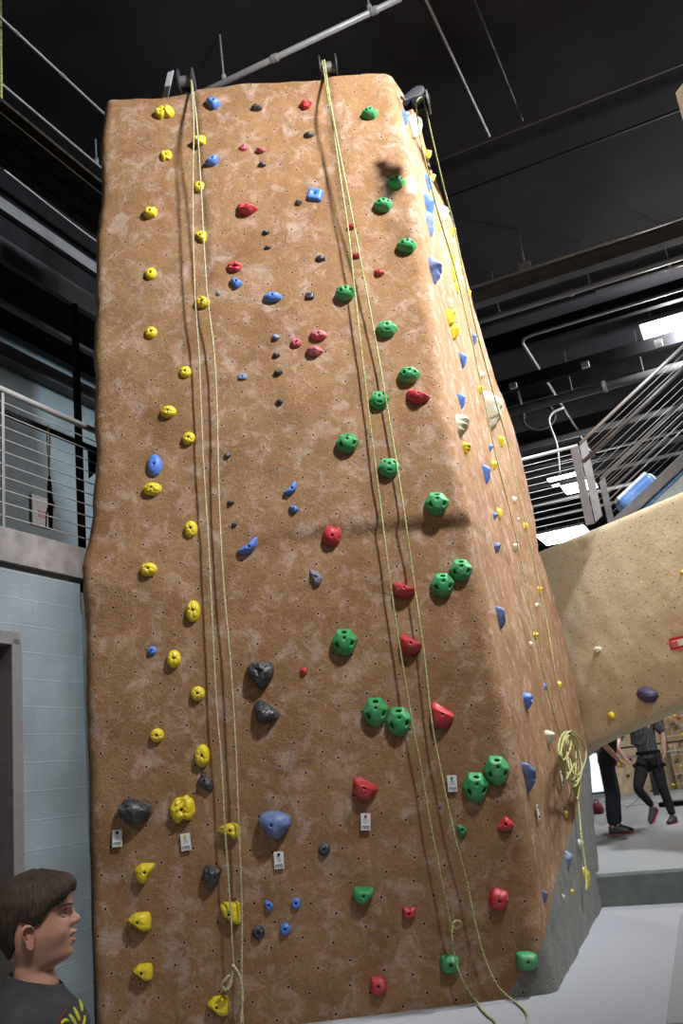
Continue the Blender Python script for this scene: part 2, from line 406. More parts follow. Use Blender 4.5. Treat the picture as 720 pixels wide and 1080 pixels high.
for r in range(rows + 1):
    t = r / rows
    zf = t * 8.15
    L_ = interp(TL, zf); Rr = interp(TR, zf)
    zb = t * TB[-1][0]
    Pb = Vector((interp(TBx, zb), interp(TBy, zb), zb))
    row = []
    # left return
    for k in range(8):
        y = 10.3 - (10.3 - FY) * k / 8
        wob = noise.noise(Vector((y * 1.7, zf * 1.1, 3))) * .04
        row.append((Vector((L_ + .12 + wob - (.10 if k > 5 else 0) * (k - 5) / 3, y, zf)), Vector((-1, 0, 0)), -9, .5 + k))
    for c in range(ncF + 1):
        u = c / ncF
        x = L_ + (Rr - L_) * u
        zt = zf / 8.15 * interp(TOPF, x)
        y = FY - front_off(x, zf)
        # rounded corners
        el = max(0, 1 - (x - L_) / .09); y += el * el * .07
        er = max(0, 1 - (Rr - x) / .10); y += er * er * .05
        wl = (noise.noise(Vector((zf * 1.9, 7, 1))) * .035 + noise.noise(Vector((zf * 6, 2, 1))) * .012) * max(0, 1 - (x - L_) / .35) * (1 if zf > 3.5 else .25)
        row.append((Vector((x + wl, y, zt)), Vector((0, -1, 0)), x - 1.13, zt))
    Pr = row[-1][0]
    for c in range(1, ncS + 1):
        u = c / ncS
        P = Pr.lerp(Pb, u)
        row.append((P, SN, (P - Vector((Pr.x, Pr.y, P.z))).length, P.z))
    for k in range(1, 9):
        P = Pb + Vector((-1.0, 0.75, 0)) * (k / 8 * 1.3)
        row.append((P, Vector((.6, .8, 0)), -9, .5 + k))
    for (P, n, s, zz) in row:
        d = rough(P)
        P = P + n * d
        if 0 < r < rows: P.z += noise.noise(P * 3 + Vector((9, 9, 9))) * .004
        if r == rows and s > -5: P.z += noise.noise(P * 5) * .012 + noise.noise(P * 1.7) * .02
        verts.append(P)
        zl = bare_line(s) if s > -5 else -5
        bare.append(max(0, min(1, .5 + (zl - P.z) * 4)))
        uvs.append((s + 50, zz))
W_ = ncols - 0
W_ = len(verts) // (rows + 1)
for r in range(rows):
    for c in range(W_ - 1):
        a = r * W_ + c; faces.append((a, a + 1, a + 1 + W_, a + W_))
    a = r * W_ + W_ - 1; b = r * W_; faces.append((a, b, b + W_, a + W_))
top = rows * W_
cidx = len(verts); verts.append(Vector((-.3, 8.6, 7.95))); bare.append(0); uvs.append((40, 40))
for c in range(W_): faces.append((top + c, top + (c + 1) % W_, cidx))
me = bpy.data.meshes.new('climbing_tower'); me.from_pydata([tuple(v) for v in verts], [], faces)
me.materials.append(MAT['tower'])
me.polygons.foreach_set('use_smooth', [True] * len(faces))
l = me.uv_layers.new(name='UVMap')
lv = [0] * len(me.loops); me.loops.foreach_get('vertex_index', lv)
l.data.foreach_set('uv', [c for i in lv for c in uvs[i]])
at = me.attributes.new('bare', 'FLOAT', 'POINT'); at.data.foreach_set('value', bare)
tower = bpy.data.objects.new('climbing_tower', me); COL.objects.link(tower)
tag(tower, 'tall brown textured climbing tower dotted with coloured holds, standing on the grey mats', 'climbing wall')
TBVH = BVHTree.FromPolygons(verts, faces)
def hit(px, py, bvh=None):
    d = ray(px, py).normalized()
    loc, n, i, dist = (bvh or TBVH).ray_cast(CAM, d)
    return loc, n

# ------------------------------------------------------------------ climbing holds
HM = {k: hold_mat('hold_' + k, *v) for k, v in dict(
    yellow=((.72, .53, .015), .12, .42), green=((.035, .30, .085), .22, .45), red=((.50, .028, .035), .22, .45),
    blue=((.085, .20, .60), .25, .42), dark=((.032, .032, .038), .28, .4), cream=((.55, .52, .38), .2, .6),
    purple=((.055, .035, .075), .15, .5), navy=((.10, .15, .33), .30, .45), pink=((.50, .09, .11), .45, .5),
    grey=((.16, .17, .20), .4, .5), pale=((.17, .24, .42), .45, .5)).items()}
OUT = dict(
    round=[(math.cos(a), math.sin(a)) for a in [i * math.pi / 6 for i in range(12)]],
    oval=[(math.cos(a), math.sin(a)) for a in [i * math.pi / 6 for i in range(12)]],
    square=[(-1, -.9), (.9, -1), (1, .8), (-.8, 1)],
    hex=[(-.52, 1), (.42, 1), (1, .25), (.62, -.72), (.05, -1), (-.6, -.72), (-1, -.02)],
    half=[(-.85, 1), (.8, 1), (1, .85), (.9, .1), (.3, -.9), (-.2, -1), (-.75, -.6), (-1, .1)],
    block=[(-1, .8), (.1, 1), (.95, .75), (1, -.5), (.3, -1), (-.6, -.95), (-.95, -.5)],
    lip=[(-1, .1), (-.95, .9), (-.6, 1), (1, .1), (.95, -.15), (.4, -.8), (-.1, -1), (-.85, -.7)],
    wedge=[(-.85, .95), (-.35, 1), (1, .15), (.95, -.15), (.3, -.95), (-.35, -.9), (-.8, -.3)],
    dome=[(-.85, .5), (-.6, .95), (0, 1), (.35, .75), (.85, .85), (1, .1), (.7, -.8), (0, -1), (-.75, -.75), (-1, -.1)],
    drop=[(-.7, .9), (.1, 1), (.95, .65), (1, 0), (.6, -.6), (.1, -1), (-.5, -.45), (-1, .4)],
    tear=[(-.8, .9), (.2, .75), (.9, .25), (1, -.15), (.55, -.7), (.1, -1), (-.45, -.35), (-.9, .35)],
    tri=[(-.95, .95), (.2, .7), (1, -.1), (.5, -.9), (-.05, -1), (-.45, -.2)],
    horn=[(-1, .25), (-.35, .95), (.85, 1), (1, .2), (.9, -.95), (.3, -1), (-.3, -.35)],
    kite=[(-.95, .5), (-.5, .6), (.85, 1), (1, .85), (.5, -.3), (.0, -.95), (-.4, -.8), (-.9, -.1)],
    flag=[(-1, .85), (-.7, 1), (.9, 1), (1, -.9), (.6, -1), (-.1, -.5), (-.6, -.2)],
    fish=[(-1, .1), (-.9, .45), (.1, 1), (.9, .7), (1, 0), (.85, -.7), (.4, -1), (0, -.35), (-.8, -.15)],
    crown=[(-1, .1), (-.5, .7), (.15, .7), (.3, 1), (.5, .65), (.8, .6), (1, -.2), (.6, -.75), (0, -.6), (-.35, -1), (-.9, -.4)],
    boulder=[(-1, .35), (-.5, 1), (.1, .85), (.9, .35), (1, -.2), (.5, -.9), (-.3, -1), (-.85, -.4)],
    shard=[(-1, .65), (-.5, 1), (.85, .95), (.95, .4), (.85, -.2), (.2, -1), (-.2, -.8), (-.95, .1)],
    slant=[(-.9, .8), (-.5, 1), (.1, .6), (1, -.2), (.9, -.6), (.3, -1), (-.7, -.8), (-.75, 0), (-1, .3)],
    ham=[(-1, .55), (-.3, 1), (1, .95), (.75, .3), (.3, -.3), (0, -.95), (-.5, -.85), (-.85, -.2)],
    cluster=[(-.75, .9), (-.1, 1), (.2, .75), (.7, .95), (1, .6), (.75, .2), (.5, -.6), (.1, -1), (-.35, -.95), (-.5, -.3), (-.95, -.25), (-.7, .3)],
    skull=[(-.4, 1), (.1, .95), (.15, .45), (.8, 0), (1, -.5), (.9, -1), (.2, -.85), (-.6, -.35), (-.95, .1), (-.5, .5)],
    bow=[(-.9, .9), (-.45, .95), (0, .45), (.5, .95), (.95, .9), (.85, -.7), (0, -1), (-.85, -.7)],
    chunk=[(-.9, .2), (-.3, 1), (.7, .7), (1, 0), (.4, -.9), (-.6, -.8)],
    sail=[(-.3, 1), (.9, .5), (1, .0), (.2, -1), (-.1, -.95), (-.6, .1)],
    long=[(-.5, 1), (.5, .8), (.75, .3), (1, -.6), (.5, -1), (-.1, -.9), (-.9, .3), (-1, .9)],
    spear=[(-1, 1), (-.2, .85), (.7, .4), (1, -.1), (.8, -.6), (.35, -1), (-.2, -.4), (-.7, .2)],
)
# shape -> (features)
def poly_radius(poly, th):
    dx, dy = math.cos(th), math.sin(th); best = 0
    for (x1, y1), (x2, y2) in zip(poly, poly[1:] + poly[:1]):
        ex, ey = x2 - x1, y2 - y1; den = dx * ey - dy * ex
        if abs(den) < 1e-9: continue
        t = (x1 * ey - y1 * ex) / den; u = (x1 * dy - y1 * dx) / den
        if t > 0 and -1e-6 <= u <= 1 + 1e-6: best = max(best, t)
    return best or .5
FEAT = dict(
    hex=dict(H=.46, facet=1, pock=[(-.02, .68, .17, .075, 0), (-.50, -.26, .085, .17, 25), (.55, -.12, .085, .17, -25)], bolt=(0, .22), smooth=2, noise=.03),
    half=dict(H=.5, p=4, topcut=.35, bolt=(0, 0)), block=dict(H=.5, p=4, topcut=.3, bolt=(0, 0)),
    lip=dict(H=.55, p=2.2, ridge=1, bolt=(-.05, .05)), wedge=dict(H=.5, p=2.4, ridge=1, bolt=(0, .05)),
    dome=dict(H=.5, p=2.6, bolt=(0, -.1)), drop=dict(H=.5, bolt=(.1, .3)), tear=dict(H=.5, bolt=(.1, .1)),
    round=dict(H=.42, p=2.6, grooves=1), oval=dict(H=.4, p=2.2), square=dict(H=.3, p=5), tri=dict(H=.4, noise=.2, ridge=1),
    horn=dict(H=.45, p=3, noise=.10), kite=dict(H=.45, p=3, noise=.10, bolt=(-.35, .1)), flag=dict(H=.45, p=3.5, noise=.08), fish=dict(H=.45, p=3, noise=.1, bolt=(.15, .1)),
    crown=dict(H=.35, p=3, noise=.22, grooves=2, bolt=(.0, -.05)), boulder=dict(H=.45, p=2.4, noise=.22, stripes=0, bolt=None), shard=dict(H=.5, p=2.2, noise=.30),
    slant=dict(H=.5, p=2.2, noise=.26, ridge=1, bolt=None), ham=dict(H=.45, p=2.3, noise=.12, bolt=(.1, .15)), cluster=dict(H=.5, p=2.2, lumps=1, bolt=None), skull=dict(H=.45, noise=.15, lumps=1),
    bow=dict(H=.5, p=3, bolt=(0, -.15)), chunk=dict(H=.5, p=2.2, noise=.22, bolt=None), sail=dict(H=.6, p=2), long=dict(H=.6, p=3, stripes=.04),
    spear=dict(H=.6, p=2.2, bolt=(.1, .1)),
)
def hold_mesh(w_, h_, H, shape, seed, rot=0.0, over=None, small=False):
    F = dict(FEAT.get(shape, {})); F.update(over or {})
    poly = OUT[shape]
    b = F.get('bolt', (0, 0)); bx, by = b or (0, 0)
    nA, nR = (28, 8) if small else (64, 22)
    if shape == 'hex' and not small: nR = 28
    poly = [((x - bx), (y - by)) for x, y in poly]
    R = [poly_radius(poly, 2 * math.pi * i / nA) for i in range(nA)]
    sm = F.get('smooth', 3) if not small else 1
    for _ in range(sm): R = [(R[i - 1] + 2 * R[i] + R[(i + 1) % nA]) / 4 for i in range(nA)]
    xs = [R[i] * math.cos(2 * math.pi * i / nA) for i in range(nA)]; ys = [R[i] * math.sin(2 * math.pi * i / nA) for i in range(nA)]
    kx_, ky_ = 2 / max(.2, max(xs) - min(xs)), 2 / max(.2, max(ys) - min(ys))
    w_ *= kx_; h_ *= ky_
    nz = F.get('noise', .05); p = F.get('p', 2.6)
    cr, sr = math.cos(rot), math.sin(rot)
    sv = Vector((seed * 3.17, seed * 1.3, seed * .77))
    rb = (.0105 if not small else .007)
    def height(s, th, x, y):
        # x,y in metres relative to the bolt, normalised ones below
        X, Y = x / (w_ / 2) + bx, y / (h_ / 2) + by
        base = max(0, 1 - s ** p) ** .5
        if F.get('facet'):
            v = 1.0
            for k in range(6):
                a = math.radians(-90 + 60 * k + 12)
                v = min(v, 1.55 - 1.25 * (X * math.cos(a) + Y * math.sin(a)))
            v = min(v, 1.0 + .0 * X)
            base = min(base * 1.02, max(0, v)) * .92 + base * .08
        if F.get('topcut'):
            base *= 1 - F['topcut'] * max(0, (Y - .15) / .85) ** 1.5
            base *= .88 + .12 * (1 - max(0, -Y))
        if F.get('ridge'):
            rr = Y - (-.35 * X + .18)
            base *= (1 - .45 * max(0, min(1, rr / .35)))
        if F.get('skew'):
            q = max(0, min(1, (Y + 1) / 1.5)); base *= .42 + .58 * q
            base *= 1 - .45 * max(0, (Y - .35) / .65)
        z = base
        z += nz * (noise.noise(Vector((X * 1.6, Y * 1.6, 0)) + sv) + .5 * noise.noise(Vector((X * 4, Y * 4, 5)) + sv)) * min(1, base * 2)
        if F.get('lumps'):
            c = noise.noise(Vector((X * 2.2, Y * 2.2, 2)) + sv)
            z += .35 * abs(c) * min(1, base * 2) - .1
        g = F.get('grooves')
        if g:
            for k in range(3 if g == 1 else 4):
                a = seed * 1.9 + k * 2.2; cx, cy = .55 * math.cos(a), .5 * math.sin(a)
                d = math.hypot(X - cx, (Y - cy)) - (.24 + .10 * ((seed + k) % 3))
                z -= (.11 if small or w_ < .2 else .15) * math.exp(-(d / .085) ** 2) * min(1, base * 1.4)
        st = F.get('stripes')
        if st:
            z += st * math.sin(14 * (Y + .35 * X) + 1.5 * noise.noise(Vector((X, Y, 1)) + sv)) * min(1, base * 1.5)
        for (qx, qy, rx, ry, ang) in F.get('pock', []):
            a = math.radians(ang); dx, dy = X - qx, Y - qy
            u, v = (dx * math.cos(a) + dy * math.sin(a)) / rx, (-dx * math.sin(a) + dy * math.cos(a)) / ry
            d = (u * u + v * v) ** 1.5
            z -= .5 / (1 + d ** 2.6) * min(1, base * 2)
        for (qx, qy, rx, ry, dp) in F.get('dent', []):
            z -= dp * math.exp(-(((X - qx) / rx) ** 2 + ((Y - qy) / ry) ** 2)) * min(1, base * 2)
        z = max(z, 0) * H
        if b is not None and not small:
            d = math.hypot(x, y)
            z -= min(.35 * H, .012) / (1 + (d / rb) ** 6)
        return z
    bend = F.get('bend', 0)
    vs = []; fs = []
    ss = [((k + 1) / nR) for k in range(nR)]
    ss = [1 - (1 - s) ** 1.35 if k > 2 else s for k, s in enumerate(ss)]
    if not small: ss = [.05, .09, .13] + [.13 + .87 * (k / (nR - 3)) ** .8 for k in range(1, nR - 2)]
    def P(x, y, z):
        X = x / (w_ / 2)
        y2 = y + bend * (X * X - .35) * w_ / 2
        return (x * cr - y2 * sr, x * sr + y2 * cr, z)
    ox, oy = bx * w_ / 2, by * h_ / 2
    vs.append(P(ox, oy, height(0, 0, 0, 0)))
    for s in ss:
        for i in range(nA):
            th = 2 * math.pi * i / nA
            x, y = math.cos(th) * R[i] * s * w_ / 2, math.sin(th) * R[i] * s * h_ / 2
            vs.append(P(x + ox, y + oy, height(s, th, x, y)))
    n = len(ss)
    for i in range(nA):  # skirt into the wall
        x, y, z = vs[1 + (n - 1) * nA + i]; vs.append((x, y, -.014))
    for i in range(nA): fs.append((0, 1 + i, 1 + (i + 1) % nA))
    for k in range(n):
        for i in range(nA):
            a = 1 + k * nA + i; c = 1 + k * nA + (i + 1) % nA
            fs.append((a, a + nA, c + nA, c))
    fs.append(tuple(1 + n * nA + i for i in reversed(range(nA))))
    return vs, fs, (P(ox, oy, 0)[0], P(ox, oy, 0)[1], height(0, 0, 0, 0)), b is not None

def frame_at(n):
    n = n.normalized(); up = (Z - n * n.z).normalized(); x = up.cross(n).normalized()
    return x, up, n
HN = 0
def smooth_normal(px, py, bvh):
    L0, n0 = hit(px, py, bvh)
    while L0 is None: px -= 1; L0, n0 = hit(px, py, bvh)
    acc = n0.copy()
    for dx, dy in ((-6, 0), (6, 0), (0, -6), (0, 6), (-4, -4), (4, 4)):
        L, n = hit(px + dx, py + dy, bvh)
        if L is not None and (L - L0).length < .35: acc += n
    return L0, acc.normalized()
def hold(col, shape, px, py, pw, ph, label, rot=0, over=None, bvh=None, side=False, group=None, Hk=1.0, ratio=None):
    global HN
    HN += 1
    bvh = bvh or TBVH
    P, n = smooth_normal(px, py, bvh)
    if not side and bvh is TBVH: n = Vector((0, -1, n.z * .3)).normalized()
    if side and bvh is TBVH: n = SN.copy()
    d = depth(P); k = d / FPX
    view = (P - CAM).normalized()
    X, U, N_ = frame_at(n)
    el = math.asin(max(-.9, min(.9, view.dot(U))))
    F = FEAT.get(shape, {})
    if not side:
        w_ = pw * k; H = F.get('H', .42) * w_ * Hk
        if over and 'H' in over: H = over['H'] * w_
        hm = ph * k
        h_ = (hm - H * math.sin(abs(el)) * .8) / math.cos(el)
        h_ = max(h_, .55 * w_ if ph > .55 * pw else .35 * w_)
        h_ = max(h_, hm * .8)
    else:
        h_ = ph * k / math.cos(el) * .92
        w_ = h_ * (ratio or .72)
        c = abs(view.dot(X)); hv = Vector((view.x, view.y, 0)).normalized()
        c = abs(hv.dot(N_)); s_ = abs(hv.dot(X))
        H = (pw * k - w_ * c * .8) / s_
        H = max(.30 * w_, min(.85 * w_, H))
        over = dict(over or {}); over.setdefault('skew', 1)
    a0 = proj(P); a1 = proj(P + N_ * H * .45)
    P2, _ = hit(px - (a1[0] - a0[0]), py - (a1[1] - a0[1]), bvh)
    if P2 is not None and (P2 - P).length < .5: P = P2
    q = proj(P + U * .1); lean = 0 if side else math.atan2(-(q[0] - a0[0]) if False else -(q[0] - proj(P)[0]), -(q[1] - proj(P)[1]))
    small = max(pw, ph) < 12
    vs, fs, bp, hasb = hold_mesh(w_, h_, H, shape, HN, math.radians(rot) - lean, over, small)
    Mx = Matrix((X, U, N_)).transposed()
    o = MB(); o.add([tuple(Mx @ Vector(v)) for v in vs], fs)
    ob = o.build('climbing_hold', HM[col], smooth=True)
    ob.location = P
    tag(ob, label, 'climbing hold', group or GROUPS.get(col if bvh is TBVH else 'bridge'))
    if hasb and max(pw, ph) >= 8:
        b = MB(); c = Mx @ Vector(bp)
        rb = (.0098 if max(pw, ph) > 12 else .008) if not small else .0058
        b.cyl(c + N_ * (.0015), N_, rb * 1.15, .004, 12); b.cyl(c + N_ * .0045, N_, rb * .55, .003, 6)
        bo = b.build('bolt', MAT['bolt']); bo.parent = ob
    return ob
GROUPS = dict(yellow='yellow holds on the climbing tower', green='green holds on the climbing tower', red='red holds on the climbing tower',
              blue='blue holds on the climbing tower', dark='black holds on the climbing tower', cream='cream holds on the climbing tower', navy='blue holds on the climbing tower',
              pink='red holds on the climbing tower', grey='black holds on the climbing tower', pale='blue holds on the climbing tower', bridge='holds on the sand coloured bridge')
G2 = dict(pock=[(-.42, -.05, .10, .15, 20), (.48, .1, .09, .16, -20)], H=.55)   # seen from below: lower pockets
G3 = dict(pock=[(-.4, .55, .09, .12, -30), (.45, .5, .09, .12, 30), (.05, -.40, .17, .08, 0)])
Y, G, R_, B_, K = 'yellow', 'green', 'red', 'blue', 'dark'
def C(s): return s
HOLDS = [
 # ---- yellow, front face, from the top down
 (Y, 'crown', 173, 117, 21, 16, 'large knobbly yellow hold highest on the tower, near its top left corner'),
 (Y, 'horn', 209, 148, 16, 13, 'yellow hold directly behind the left rope, highest of those on that rope'),
 (Y, 'crown', 174.7, 163, 13, 13, 'small star shaped yellow hold just below the topmost knobbly yellow one'),
 (Y, 'round', 210, 196, 13, 13, 'ring patterned yellow hold behind the left rope, below the blue crescent near the top'),
 (Y, 'dome', 158, 223, 15, 14, 'yellow hold left of the left rope, level with the upper large red hold'),
 (Y, 'horn', 211, 249, 13, 14, 'yellow hold on the left rope, third from the top of those the rope crosses'),
 (Y, 'oval', 158.6, 287.8, 13, 14, 'yellow round hold near the upper left edge, tiny black hold at its lower left'),
 (Y, 'round', 213, 318, 16, 14, 'yellow hold between the two strands of the left rope, right beside a tiny grey hold'),
 (Y, 'round', 159, 350, 13, 14, 'small yellow hold near the left edge with nothing else around it, above the middle'),
 (Y, 'round', 195, 391.7, 13, 14, 'small round yellow hold just left of the left rope, level with a pale blue chip'),
 (Y, 'round', 177, 433.6, 17, 15, 'yellow hold with two dimples, next below and left of a small round yellow one'),
 (Y, 'round', 198.6, 461.7, 14, 15, 'yellow barrel shaped hold above and right of the upright blue oval'),
 (Y, 'oval', 160, 515, 20, 16, 'wide yellow hold directly beneath the upright blue oval hold', 0, dict(grooves=1)),
 (Y, 'round', 200.8, 557.5, 14, 19, 'tall oval yellow hold left of the left rope, level with the long blue crescent'),
 (Y, 'round', 156, 600, 18, 16, 'wide yellow hold nearest the step in the left edge of the tower'),
 (Y, 'oval', 203, 644, 15, 24, 'tall capsule shaped yellow hold above the tiny round blue one', 0, dict(grooves=2, H=.5, p=3)),
 (Y, 'oval', 182.8, 694.7, 15, 20, 'yellow capsule hold immediately right of the tiny round blue one', 0, dict(grooves=2, H=.5, p=3)),
 (Y, 'round', 208, 731.4, 15, 16, 'round yellow hold left of the left rope and of the two angular black holds'),
 (Y, 'round', 165, 775.6, 15, 15, 'round yellow hold at mid left of the lower tower face, above the big black boulder'),
 (Y, 'oval', 212.8, 797, 16, 24, 'tall yellow capsule hold touching a knobbly black hold beneath it', 0, dict(grooves=1, H=.5, p=3)),
 (Y, 'crown', 191.7, 853, 27, 29, 'biggest yellow hold, lumpy with a spiky top, between the black boulder and the left rope'),
 (Y, 'fish', 241, 877, 24, 17, 'yellow fish shaped hold crossed by the left rope, left of the big blue ball'),
 (Y, 'ham', 152, 922, 21, 21, 'yellow ham shaped hold with a pointed right tip, below the leftmost white card'),
 (Y, 'flag', 242, 964, 22, 23, 'square yellow hold crossed by the left rope, beside the lower row of small blue holds'),
 (Y, 'horn', 145.5, 972.8, 25, 20, 'yellow hold with a nose pointing left, second lowest on the left side'),
 (Y, 'horn', 149.5, 1026, 21, 18, 'small yellow hold lowest on the left side, above the frame edge'),
 (Y, 'horn', 229, 1062, 23, 21, 'yellow hold under the knot loop of the left rope, lowest yellow of all'),
 # ---- green
 (G, 'hex', 389.7, 118.6, 18, 14, 'topmost green hold of the tower face', 0, G2),
 (G, 'hex', 417.5, 191, 20, 16, 'upper right of two green holds close together in the upper part, beside the right ridge', 0, G2),
 (G, 'hex', 403.6, 215, 21, 17, 'lower left of two green holds close together in the upper part', 0, G2),
 (G, 'hex', 428.6, 258, 22, 18, 'green hold beside the ridge above the small curved red hold', 0, G2),
 (G, 'hex', 364, 308, 22, 20, 'green hold touched by the middle rope on its right, level with the blue oval', 0, G2),
 (G, 'hex', 407.5, 346, 23, 20, 'green hold just right of the middle rope, above the pair by the rose red hold', 0, G3),
 (G, 'hex', 431, 394.5, 24, 21, 'green hold directly above the large rose red hold', 0, G2),
 (G, 'hex', 399.5, 421.6, 22, 22, 'green hold between the strands of the middle rope, left of the large rose red hold', 0, G3),
 (G, 'hex', 366, 466.7, 25, 23, 'green hold left of the middle rope at half height with a soft shadow under it'),
 (G, 'hex', 410, 493, 24, 23, 'green hold between the middle rope strands at half height', 0, G3),
 (G, 'hex', 460.5, 530.3, 26, 26, 'green hold just above the right end of the horizontal crease'),
 (G, 'hex', 486, 601, 25, 25, 'upper right one of the green pair just below the crease'),
 (G, 'hex', 466.7, 616.7, 26, 27, 'lower left one of the green pair just below the crease'),
 (G, 'hex', 363, 677, 28, 29, 'single large green hold left of the middle rope, between crease and touching green pair'),
 (G, 'hex', 396, 751, 28, 31, 'left one of two touching green holds left of the middle rope'),
 (G, 'hex', 420.5, 761, 28, 31, 'right one of two touching green holds left of the middle rope'),
 (G, 'hex', 502, 831, 28, 31, 'lower left of the two lowest touching green pocket holds, beside a white card'),
 (G, 'hex', 524, 813, 28, 30, 'upper right of the two lowest touching green pocket holds, nearest the big striped blue hold'),
 (G, 'tear', 486.5, 876, 11, 13, 'smallest green hold, a little drop left of the low red wedge'),
 (G, 'half', 383, 945, 23, 18, 'green hold with a flat top low on the face, above the lowest red ones'),
 (G, 'block', 474.7, 1017, 21, 20, 'square green hold crossed by the middle rope just above the floor'),
 (G, 'block', 556, 1014, 23, 20, 'green block hold at the lower right corner where the bare grey part begins'),
 # ---- red
 (R_, 'cluster', 322, 110, 14, 11, 'spiky red hold just left of the middle rope at the top of the tower'),
 ('pink', 'round', 256.5, 155, 9, 8, 'left one of two tiny pink red holds near the top'),
 ('pink', 'chunk', 274.7, 157.5, 11, 7, 'right one of two tiny pink red holds near the top'),
 (R_, 'wedge', 260, 218.5, 21, 16, 'large bright red hold with a black pocket, high on the left centre panel', 0, dict(dent=[(-.3, .2, .3, .3, .5)])),
 (R_, 'round', 371, 238, 10, 7, 'tiny red hold on the middle rope, upper of two'),
 (R_, 'round', 246.7, 280.5, 16, 13, 'red hold just above a round blue one, left of centre in the upper part', 0, dict(dent=[(.1, -.2, .6, .18, .5)])),
 (R_, 'round', 376.5, 269, 10, 7, 'tiny red hold on the middle rope, lower of two'),
 (R_, 'wedge', 399.7, 286.7, 11, 9, 'small curved red hold alone right of the middle rope strands'),
 ('pink', 'round', 335.5, 352.5, 19, 12, 'upper right of three pinkish red holds clustered above the middle'),
 ('pink', 'round', 312, 361, 12, 11, 'leftmost and smallest of three pinkish red holds clustered above the middle'),
 ('pink', 'chunk', 331, 369.5, 18, 13, 'lowest of three pinkish red holds clustered above the middle'),
 (R_, 'wedge', 440.5, 417, 25, 19, 'large smooth rose red hold under a green one beside the ridge'),
 (R_, 'dome', 350, 564.4, 20, 22, 'red hold on the crease, the only one left of the middle rope there'),
 (R_, 'lip', 426.7, 621, 25, 18, 'red hold between the middle rope strands, first below the crease'),
 (R_, 'round', 320, 708, 8, 9, 'tiny round red hold alone at the centre of the lower face'),
 (R_, 'lip', 433.6, 679.4, 24, 23, 'red hold between the middle rope strands, second below the crease'),
 (R_, 'lip', 466.7, 754.4, 25, 28, 'tall red hold at the right strand of the middle rope, right of two touching greens'),
 (R_, 'wedge', 384.4, 832, 26, 25, 'red hold directly above a white card with a red dot'),
 (R_, 'lip', 533, 869, 15, 18, 'small red wedge below the lowest green pair, beside the side face', 90),
 (R_, 'dome', 526, 949, 21, 23, 'red dome hold low beside the right ridge'),
 (R_, 'bow', 431, 962.8, 14, 13, 'small red bow shaped hold right of the flat topped green hold'),
 (R_, 'block', 399, 1040, 17, 20, 'lowest red hold, standing just above the floor'),
 # ---- blue
 (B_, 'tear', 224, 108, 16, 14, 'blue hold at the top of the tower just right of the left rope'),
 (B_, 'oval', 223.5, 168, 17, 12, 'glossy blue crescent hold beside the left rope near the top', 38, dict(bend=.45, H=.5)),
 (B_, 'square', 332, 204.5, 17, 15, 'bright blue square hold left of the middle rope in the upper part', -8, dict(dent=[(-.1, .1, .4, .4, .35)])),
 (B_, 'tear', 248.3, 298, 13, 13, 'blue round hold just under the small red one, left of centre'),
 (B_, 'oval', 287, 312.5, 20, 13, 'blue flat oval hold lying sideways in the upper centre'),
 ('pale', 'chunk', 290.5, 355, 9, 7, 'tiny pale blue hold at the top of a column of three black chips'),
 ('pale', 'square', 255.5, 397, 10, 7, 'tiny pale blue chip alone between the left rope and the black chips'),
 (B_, 'oval', 162.5, 490, 16, 25, 'upright glossy blue oval hold near the left edge'),
 (B_, 'oval', 261.7, 576, 27, 9, 'long blue crescent hold just right of the left rope at the crease', 37, dict(bend=.35, H=.35)),
 (B_, 'oval', 306.7, 514.7, 19, 9, 'smaller blue crescent hold above a tiny blue one near the centre', 47, dict(bend=.4, H=.35)),
 (B_, 'tear', 309.5, 536.7, 10, 9, 'tiny blue hold right under the smaller blue crescent'),
 (B_, 'round', 160, 686, 10, 10, 'tiny round blue hold beside a yellow capsule hold near the left edge'),
 ('navy', 'drop', 288.5, 870.5, 35, 29, 'biggest blue hold of the front face, a smooth pointed ball above a card', 0, dict(bolt=(-.1, 0))),
 (B_, 'tear', 283, 955.5, 10, 12, 'upper left one of three little blue holds low on the face'),
 (B_, 'oval', 312, 953, 11, 12, 'upper right one of three little blue holds low on the face'),
 (B_, 'oval', 300.5, 980, 12, 13, 'lowest one of three little blue holds low on the face'),
 # ---- black and grey
 (K, 'boulder', 270.5, 113, 12, 8, 'small dark hold at the top between the left and middle ropes'),
 (K, 'oval', 325.3, 141.7, 11, 7, 'small dark hold directly under the spiky red one at the top'),
 (K, 'chunk', 276, 173, 9, 6, 'tiny dark hold below the right of the two pink red ones'),
 (K, 'chunk', 314.4, 213, 8, 7, 'tiny dark hold left below the blue square hold'),
 (K, 'chunk', 280, 244.5, 8, 6, 'tiny dark hold right of the large bright red one, upper of a pair'),
 (K, 'chunk', 282, 260.5, 7, 5, 'tiny dark hold right of the large bright red one, lower of a pair'),
 (K, 'oval', 337.8, 272, 11, 8, 'dark oval hold left of the middle rope, level with a tiny red one'),
 (K, 'square', 326.4, 311.7, 10, 8, 'black square hold between the blue oval and a green hold'),
 (K, 'chunk', 153, 292, 4, 4, 'tiny black hold clinging to the lower left of a yellow round hold'),
 ('grey', 'chunk', 230, 309, 5, 6, 'tiny grey hold right of the yellow one between the left rope strands'),
 (K, 'chunk', 291, 374, 8, 7, 'uppermost of three small black chips in a column near the centre'),
 (K, 'chunk', 293, 392.5, 10, 8, 'second of three small black chips in a column near the centre'),
 (K, 'chunk', 294.4, 423.6, 8, 8, 'lowest of three small black chips in a column near the centre'),
 (K, 'chunk', 239.4, 480, 7, 7, 'tiny black hold by the left rope, topmost of three spread above the long crescent'),
 (K, 'chunk', 242.8, 530, 8, 6, 'tiny black hold by the left rope, middle of three spread above the long crescent'),
 (K, 'chunk', 246.7, 553, 6, 6, 'tiny black hold by the left rope, just above the long blue crescent'),
